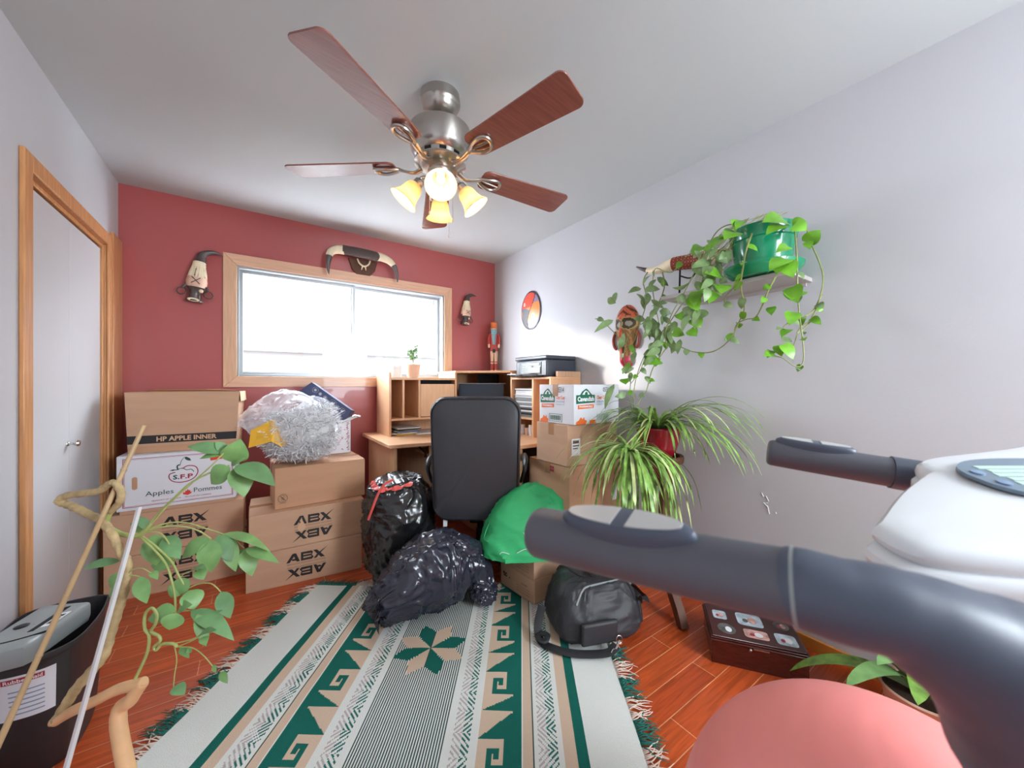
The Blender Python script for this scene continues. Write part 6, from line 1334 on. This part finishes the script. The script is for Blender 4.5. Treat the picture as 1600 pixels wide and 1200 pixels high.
# label sits on the front left flank
def bin_surf(i, z): k = .76 + (.955 - .76) * (z - .01) / .345; p = cb + (rs[i] - cb) * (k + .006); return Vector((p.x, p.y, z))
m = MB(); ids = list(range(15, 26)); m.loft([[bin_surf(i, z) for i in ids] for z in (.20, .25, .30, .335)], closed=False, caps=False); lb_ = m.build('bin_label', 'carton_white', bn, world=True); lb_['label'] = 'pale product label with red heading'
def bin2(i, z, k2): k = .76 + (.955 - .76) * (z - .01) / .345; a = int(i); p0 = rs[a].lerp(rs[a + 1], i - a); p = cb + (p0 - cb) * (k + k2); return Vector((p.x, p.y, z))
m = MB(); m.loft([[bin2(i, z, .008) for i in (17, 18, 19, 20, 21, 22, 23, 24)] for z in (.312, .328)], closed=False, caps=False, mi=0)
for r_ in range(6): m.loft([[bin2(i, z, .008) for i in (17, 18, 19, 20, 21, 22, 23)] for z in (.215 + r_ * .014, .219 + r_ * .014)], closed=False, caps=False, mi=1)
m.build('label_print', ['ink_red', 'ink_blue'], lb_, world=True)
tv, tf = text_faces('Rubbermaid', .02); tx0 = min(p[0] for p in tv); tx1 = max(p[0] for p in tv); ty0 = min(p[1] for p in tv); ty1 = max(p[1] for p in tv)
m = MB(); m.add([bin2(23.6 - 6.2 * (p[0] - tx0) / (tx1 - tx0), .3145 + .011 * (p[1] - ty0) / (ty1 - ty0), .0115) for p in tv], tf, smooth=False); m.build('label_lettering', 'white', lb_, world=True)
sd_ = thing('paper_shredder', 'grey paper shredder head resting across the dark bin', 'shredder', (-.565, 1.84, .375))
q0 = Vector((-0.59, 1.707, 0.392)); q1 = Vector((-0.502, 1.719, 0.383)); q2 = Vector((-0.485, 1.987, 0.393)); q3 = Vector((-0.643, 2.168, 0.358))
top = [q0, q1, q2, q3]
q0 = Vector((-.668, 1.66, .43)); q1 = Vector((-.53, 1.655, .43)); q2 = Vector((-.468, 1.93, .405)); q3 = Vector((-.60, 1.99, .405))
def sr(k, dz): 
    c_ = (q0 + q1 + q2 + q3) / 4; o = []
    for a, b in ((q0, q1), (q1, q2), (q2, q3), (q3, q0)):
        for t in (.06, .3, .7, .94): o.append(c_ + (a.lerp(b, t) - c_) * k + Vector((0, 0, dz)))
    return o
m = MB(); m.loft([sr(.02, .012), sr(.7, .012), sr(.92, .01), sr(.98, .004), sr(1.0, -.006), sr(1.0, -.035), sr(.96, -.05), sr(.02, -.05)], caps=False); m.build('shredder_body', 'shred_grey', sd_, world=True)
c_ = (q0 + q1 + q2 + q3) / 4; ux = (q2 - q1 + q3 - q0).normalized(); uy = (q1 - q0).normalized(); un = uy.cross(ux).normalized(); un = un if un.z > 0 else -un
Ms = Matrix(((uy.x, ux.x, un.x, c_.x), (uy.y, ux.y, un.y, c_.y), (uy.z, ux.z, un.z, c_.z), (0, 0, 0, 1)))
m = MB(); m.box(.018, -.06, .0115, .03, .10, .0135, Ms); m.build('paper_slot', 'gap', sd_, world=True)
m = MB(); m.box(.036, -.045, .0118, .058, .045, .0135, Ms); m.build('warning_label', 'white', sd_, world=True)
m = MB(); m.box(.04, -.03, .0136, .054, -.008, .0142, Ms); m.box(.04, .0, .0136, .054, .006, .0142, Ms); m.box(.04, .014, .0136, .054, .03, .0142, Ms); m.build('label_print', 'ink', sd_, world=True)
m = MB(); m.lathe([(0, .012), (.014, .012), (.016, .015), (.012, .017), (0, .017)], Ms @ T(-.025, .0, 0), n=20); m.build('power_switch', 'ink', sd_, world=True)
m = MB(); m.tube(smoothpath([c_ + uy * x * .075 - ux * (.085 + .02 * (1 - x * x)) + un * .0115 for x in (-.95, -.5, 0, .5, .95)], 5), .003, 6); m.build('handle_groove', 'gap', sd_, world=True)

# ================================================================== tall umbrella plant in the left foreground
up = thing('umbrella_plant', 'leggy umbrella plant with a bare twisted trunk and drooping leaves in the left foreground', 'potted plant', (-.17, 1.0, 0))
m = MB(); m.lathe([(0, 0), (.10, 0), (.135, .2), (.145, .205), (.145, .235), (.135, .235), (.125, .21), (0, .2)], T(-.0, 0, 0), n=36); m.build('pot', 'terracotta', up)
m = MB(); m.lathe([(0, .21), (.125, .211)], n=24); m.build('soil', 'soil', up)
m = MB()
P = smoothpath([(-.17, 1.02, .21), (-0.248, 1.18, 0.421), (-0.227, 1.177, 0.472), (-0.209, 1.17, 0.503), (-0.204, 1.167, 0.509)], 6); m.tube(P, interp([.016, .015, .014, .013, .008], len(P)), 12)
P = smoothpath([(-0.209, 1.17, 0.503), (-0.251, 1.194, 0.494), (-0.293, 1.222, 0.469), (-0.338, 1.253, 0.444), (-0.368, 1.275, 0.422), (-0.371, 1.274, 0.417)], 6); m.tube(P, interp([.013, .0115, .011, .011, .011, .006], len(P)), 12)
m.build('cut_trunk', 'peeled', up, world=True)
m = MB(); tr = [(-0.366, 1.273, 0.423), (-0.349, 1.267, 0.457), (-0.332, 1.262, 0.489), (-0.306, 1.256, 0.522), (-0.287, 1.255, 0.551), (-0.278, 1.261, 0.592), (-0.267, 1.266, 0.639), (-0.256, 1.27, 0.695), (-0.253, 1.274, 0.746), (-0.266, 1.289, 0.767), (-0.283, 1.307, 0.804), (-0.307, 1.33, 0.841), (-0.333, 1.353, 0.855), (-0.361, 1.379, 0.869), (-0.385, 1.401, 0.879), (-0.402, 1.413, 0.887), (-0.386, 1.402, 0.9), (-0.344, 1.367, 0.909), (-0.317, 1.349, 0.914), (-0.294, 1.326, 0.933), (-0.282, 1.318, 0.934), (-0.269, 1.303, 0.911), (-0.275, 1.307, 0.885), (-0.294, 1.326, 0.863)]
P = smoothpath(tr, 6); k = len(P); rr = [r * (1 + .10 * math.sin(i * 1.9)) for i, r in enumerate(interp([.0105, .0105, .010, .0095, .009, .009, .0085, .008, .0075], k))]; m.tube(P, rr, 10); m.build('trunk', 'bark', up, world=True)
m = MB(); P = smoothpath([(-0.294, 1.326, 0.863), (-0.3, 1.331, 0.843), (-0.298, 1.335, 0.826), (-0.289, 1.329, 0.817), (-0.266, 1.32, 0.802), (-0.241, 1.308, 0.799), (-0.227, 1.298, 0.81), (-0.213, 1.289, 0.829)], 6); m.tube(P, interp([.0065, .006, .0058, .0055, .0058, .0062, .006, .003], len(P)), 10)
pet = [
 ([(-0.219, 1.293, 0.823), (-0.197, 1.29, 0.855), (-0.172, 1.285, 0.884), (-0.141, 1.288, 0.917), (-0.102, 1.285, 0.94), (-0.056, 1.278, 0.958)], .0024),
 ([(-0.216, 1.291, 0.823), (-0.181, 1.279, 0.871), (-0.133, 1.27, 0.923), (-0.093, 1.255, 0.965), (-0.066, 1.261, 0.997)], .0018),
 ([(-0.227, 1.298, 0.81), (-0.186, 1.294, 0.822), (-0.148, 1.293, 0.816), (-0.106, 1.288, 0.793), (-0.072, 1.289, 0.771)], .0019),
 ([(-0.227, 1.298, 0.807), (-0.197, 1.29, 0.816), (-0.153, 1.284, 0.81), (-0.118, 1.272, 0.794), (-0.095, 1.268, 0.77)], .0019),
 ([(-0.227, 1.298, 0.807), (-0.197, 1.29, 0.801), (-0.18, 1.291, 0.769), (-0.173, 1.292, 0.734), (-0.171, 1.296, 0.715)], .0016),
 ([(-0.237, 1.306, 0.797), (-0.206, 1.272, 0.769), (-0.18, 1.242, 0.739), (-0.166, 1.22, 0.705), (-0.158, 1.209, 0.666), (-0.156, 1.201, 0.63)], .0024),
 ([(-0.232, 1.302, 0.797), (-0.202, 1.281, 0.77), (-0.17, 1.253, 0.735), (-0.154, 1.236, 0.702), (-0.138, 1.225, 0.67)], .0026),
 ([(-0.156, 1.201, 0.63), (-0.142, 1.192, 0.633), (-0.123, 1.178, 0.634), (-0.108, 1.168, 0.63), (-0.085, 1.152, 0.616)], .0015),
 ([(-0.072, 1.289, 0.771), (-0.047, 1.283, 0.753), (-0.022, 1.279, 0.722)], .0014), ([(-0.138, 1.225, 0.67), (-0.114, 1.209, 0.682), (-0.088, 1.191, 0.683), (-0.068, 1.177, 0.662), (-0.059, 1.171, 0.647)], .0013),
 ([(-0.138, 1.225, 0.67), (-0.151, 1.234, 0.694), (-0.14, 1.227, 0.71), (-0.114, 1.209, 0.718)], .0013), ([(-0.254, 1.269, 0.718), (-0.24, 1.259, 0.733), (-0.222, 1.247, 0.736), (-0.204, 1.234, 0.724)], .0013), ([(-0.253, 1.268, 0.718), (-0.24, 1.259, 0.719), (-0.227, 1.25, 0.716)], .0013),
 ([(-0.223, 1.18, 0.509), (-0.206, 1.175, 0.551), (-0.198, 1.169, 0.58), (-0.197, 1.168, 0.609), (-0.205, 1.174, 0.624), (-0.204, 1.173, 0.656), (-0.192, 1.165, 0.671), (-0.182, 1.158, 0.656), (-0.185, 1.16, 0.634), (-0.193, 1.166, 0.617), (-0.179, 1.156, 0.607), (-0.176, 1.154, 0.595), (-0.187, 1.162, 0.583), (-0.183, 1.159, 0.575), (-0.173, 1.152, 0.588), (-0.152, 1.138, 0.589), (-0.144, 1.132, 0.582)], .0032),
 ([(-0.144, 1.132, 0.582), (-0.126, 1.12, 0.591), (-0.102, 1.103, 0.605)], .0012), ([(-0.144, 1.132, 0.582), (-0.116, 1.113, 0.58), (-0.095, 1.098, 0.563), (-0.077, 1.086, 0.537)], .0011), ([(-0.15, 1.136, 0.588), (-0.145, 1.133, 0.554), (-0.149, 1.135, 0.518), (-0.151, 1.137, 0.492)], .0011), ([(-0.152, 1.138, 0.589), (-0.119, 1.115, 0.598), (-0.102, 1.103, 0.609)], .0011),
]
for pth, r in pet: m.tube(smoothpath(pth, 5), r, 6)
m.build('green_stem', 'greenstem', up, world=True)
LV = [((-0.051, 1.281, 0.966), (-0.03, 1.253, 1.031), 0.0297), ((-0.064, 1.266, 0.996), (-0.147, 1.309, 1.013), 0.0171), ((-0.064, 1.266, 0.994), (-0.119, 1.29, 0.981), 0.0103), ((-0.053, 1.258, 0.956), (-0.094, 1.272, 0.914), 0.0274), ((-0.041, 1.251, 0.96), (0.046, 1.176, 0.908), 0.0291), ((-0.041, 1.251, 0.956), (-0.021, 1.222, 0.88), 0.0274), ((-0.051, 1.294, 0.964), (-0.019, 1.257, 0.977), 0.0159), ((-0.065, 1.279, 0.997), (-0.086, 1.279, 1.025), 0.0121), ((-0.095, 1.263, 0.77), (-0.091, 1.246, 0.69), 0.0252), ((-0.096, 1.264, 0.771), (-0.155, 1.29, 0.728), 0.0201), ((-0.081, 1.278, 0.773), (-0.049, 1.242, 0.707), 0.0205), ((-0.067, 1.281, 0.769), (-0.041, 1.248, 0.676), 0.019), ((-0.071, 1.295, 0.769), (0.036, 1.207, 0.725), 0.014), ((-0.076, 1.311, 0.761), (-0.082, 1.301, 0.696), 0.0176), ((-0.022, 1.274, 0.722), (-0.005, 1.247, 0.654), 0.0212), ((-0.019, 1.26, 0.728), (0.056, 1.194, 0.694), 0.014), ((-0.025, 1.3, 0.713), (-0.037, 1.294, 0.665), 0.0162), ((-0.174, 1.318, 0.714), (-0.221, 1.336, 0.706), 0.0201), ((-0.172, 1.304, 0.715), (-0.156, 1.279, 0.728), 0.0083), ((-0.19, 1.311, 0.784), (-0.156, 1.272, 0.732), 0.0198), ((-0.216, 1.335, 0.787), (-0.208, 1.315, 0.711), 0.0233), ((-0.23, 1.381, 0.787), (-0.271, 1.394, 0.809), 0.0154), ((-0.228, 1.367, 0.795), (-0.257, 1.373, 0.833), 0.0102), ((-0.155, 1.196, 0.637), (-0.207, 1.217, 0.623), 0.0198), ((-0.151, 1.181, 0.637), (-0.164, 1.175, 0.605), 0.0211), ((-0.125, 1.175, 0.637), (-0.039, 1.101, 0.573), 0.0183), ((-0.111, 1.153, 0.634), (-0.093, 1.126, 0.566), 0.0136), ((-0.15, 1.204, 0.637), (-0.122, 1.171, 0.652), 0.0123), ((-0.108, 1.163, 0.632), (-0.089, 1.135, 0.597), 0.0107), ((-0.132, 1.216, 0.669), (-0.121, 1.194, 0.628), 0.0221), ((-0.139, 1.233, 0.664), (-0.176, 1.244, 0.677), 0.0207), ((-0.068, 1.172, 0.665), (-0.048, 1.143, 0.607), 0.0173), ((-0.133, 1.229, 0.691), (-0.163, 1.235, 0.661), 0.0191), ((-0.115, 1.216, 0.715), (-0.103, 1.194, 0.696), 0.0127), ((-0.128, 1.226, 0.715), (-0.098, 1.19, 0.724), 0.0111), ((-0.206, 1.243, 0.725), (-0.19, 1.217, 0.712), 0.0077), ((-0.226, 1.245, 0.718), (-0.209, 1.218, 0.661), 0.0152), ((-0.273, 1.313, 0.741), (-0.345, 1.349, 0.728), 0.011), ((-0.272, 1.362, 0.659), (-0.305, 1.37, 0.638), 0.0164), ((-0.282, 1.38, 0.687), (-0.306, 1.382, 0.655), 0.0149), ((-0.149, 1.131, 0.495), (-0.128, 1.102, 0.486), 0.0129), ((-0.076, 1.081, 0.543), (-0.07, 1.061, 0.535), 0.0043), ((-0.141, 1.149, 0.569), (-0.122, 1.121, 0.554), 0.0074), ((-0.103, 1.111, 0.605), (-0.07, 1.074, 0.624), 0.0087), ((-0.095, 1.106, 0.601), (-0.092, 1.089, 0.59), 0.0087), ((-0.064, 1.096, 0.513), (-0.05, 1.072, 0.496), 0.0074), ((-0.067, 1.147, 0.632), (-0.072, 1.136, 0.632), 0.0062), ((-0.119, 1.134, 0.566), (-0.129, 1.126, 0.566), 0.0059)]
m = MB()
for k, (b, t, w) in enumerate(LV): leaf(m, b, t, w, k % 3 % 2, n=9, jit=.3, droop=.10, fold=.16)
m.build('foliage', ['leaf', 'leaf_dull'], up, world=True)
m = MB(); a = Vector((-0.238, 1.355, 1.071)); b = Vector((-0.417, 1.211, 0.477)); c = b + (b - a).normalized() * .10; m.tube([a, a.lerp(b, .35), a.lerp(b, .352), a.lerp(b, .356), a.lerp(b, .36), b, c], [.0052, .0054, .0062, .0064, .0055, .0058, .0058], 12)
for f in (.18, .62, .8): m.sphere(tuple(a.lerp(b, f)), .0066, 10, 6)
tag(m.build('bamboo_stake', 'bamboo', loc=tuple(c), world=True), 'thin tan bamboo stake leaning beside the umbrella plant', 'stake')
m = MB(); a = Vector((-0.235, 1.292, 0.874)); b = Vector((-0.312, 1.187, 0.44)); c = b + (b - a).normalized() * .22; m.tube([a, b, c], .0052, 4); tag(m.build('plastic_stake', 'stake', loc=tuple(c), world=True), 'white square plastic stake pushed in beside the umbrella plant trunk', 'stake')
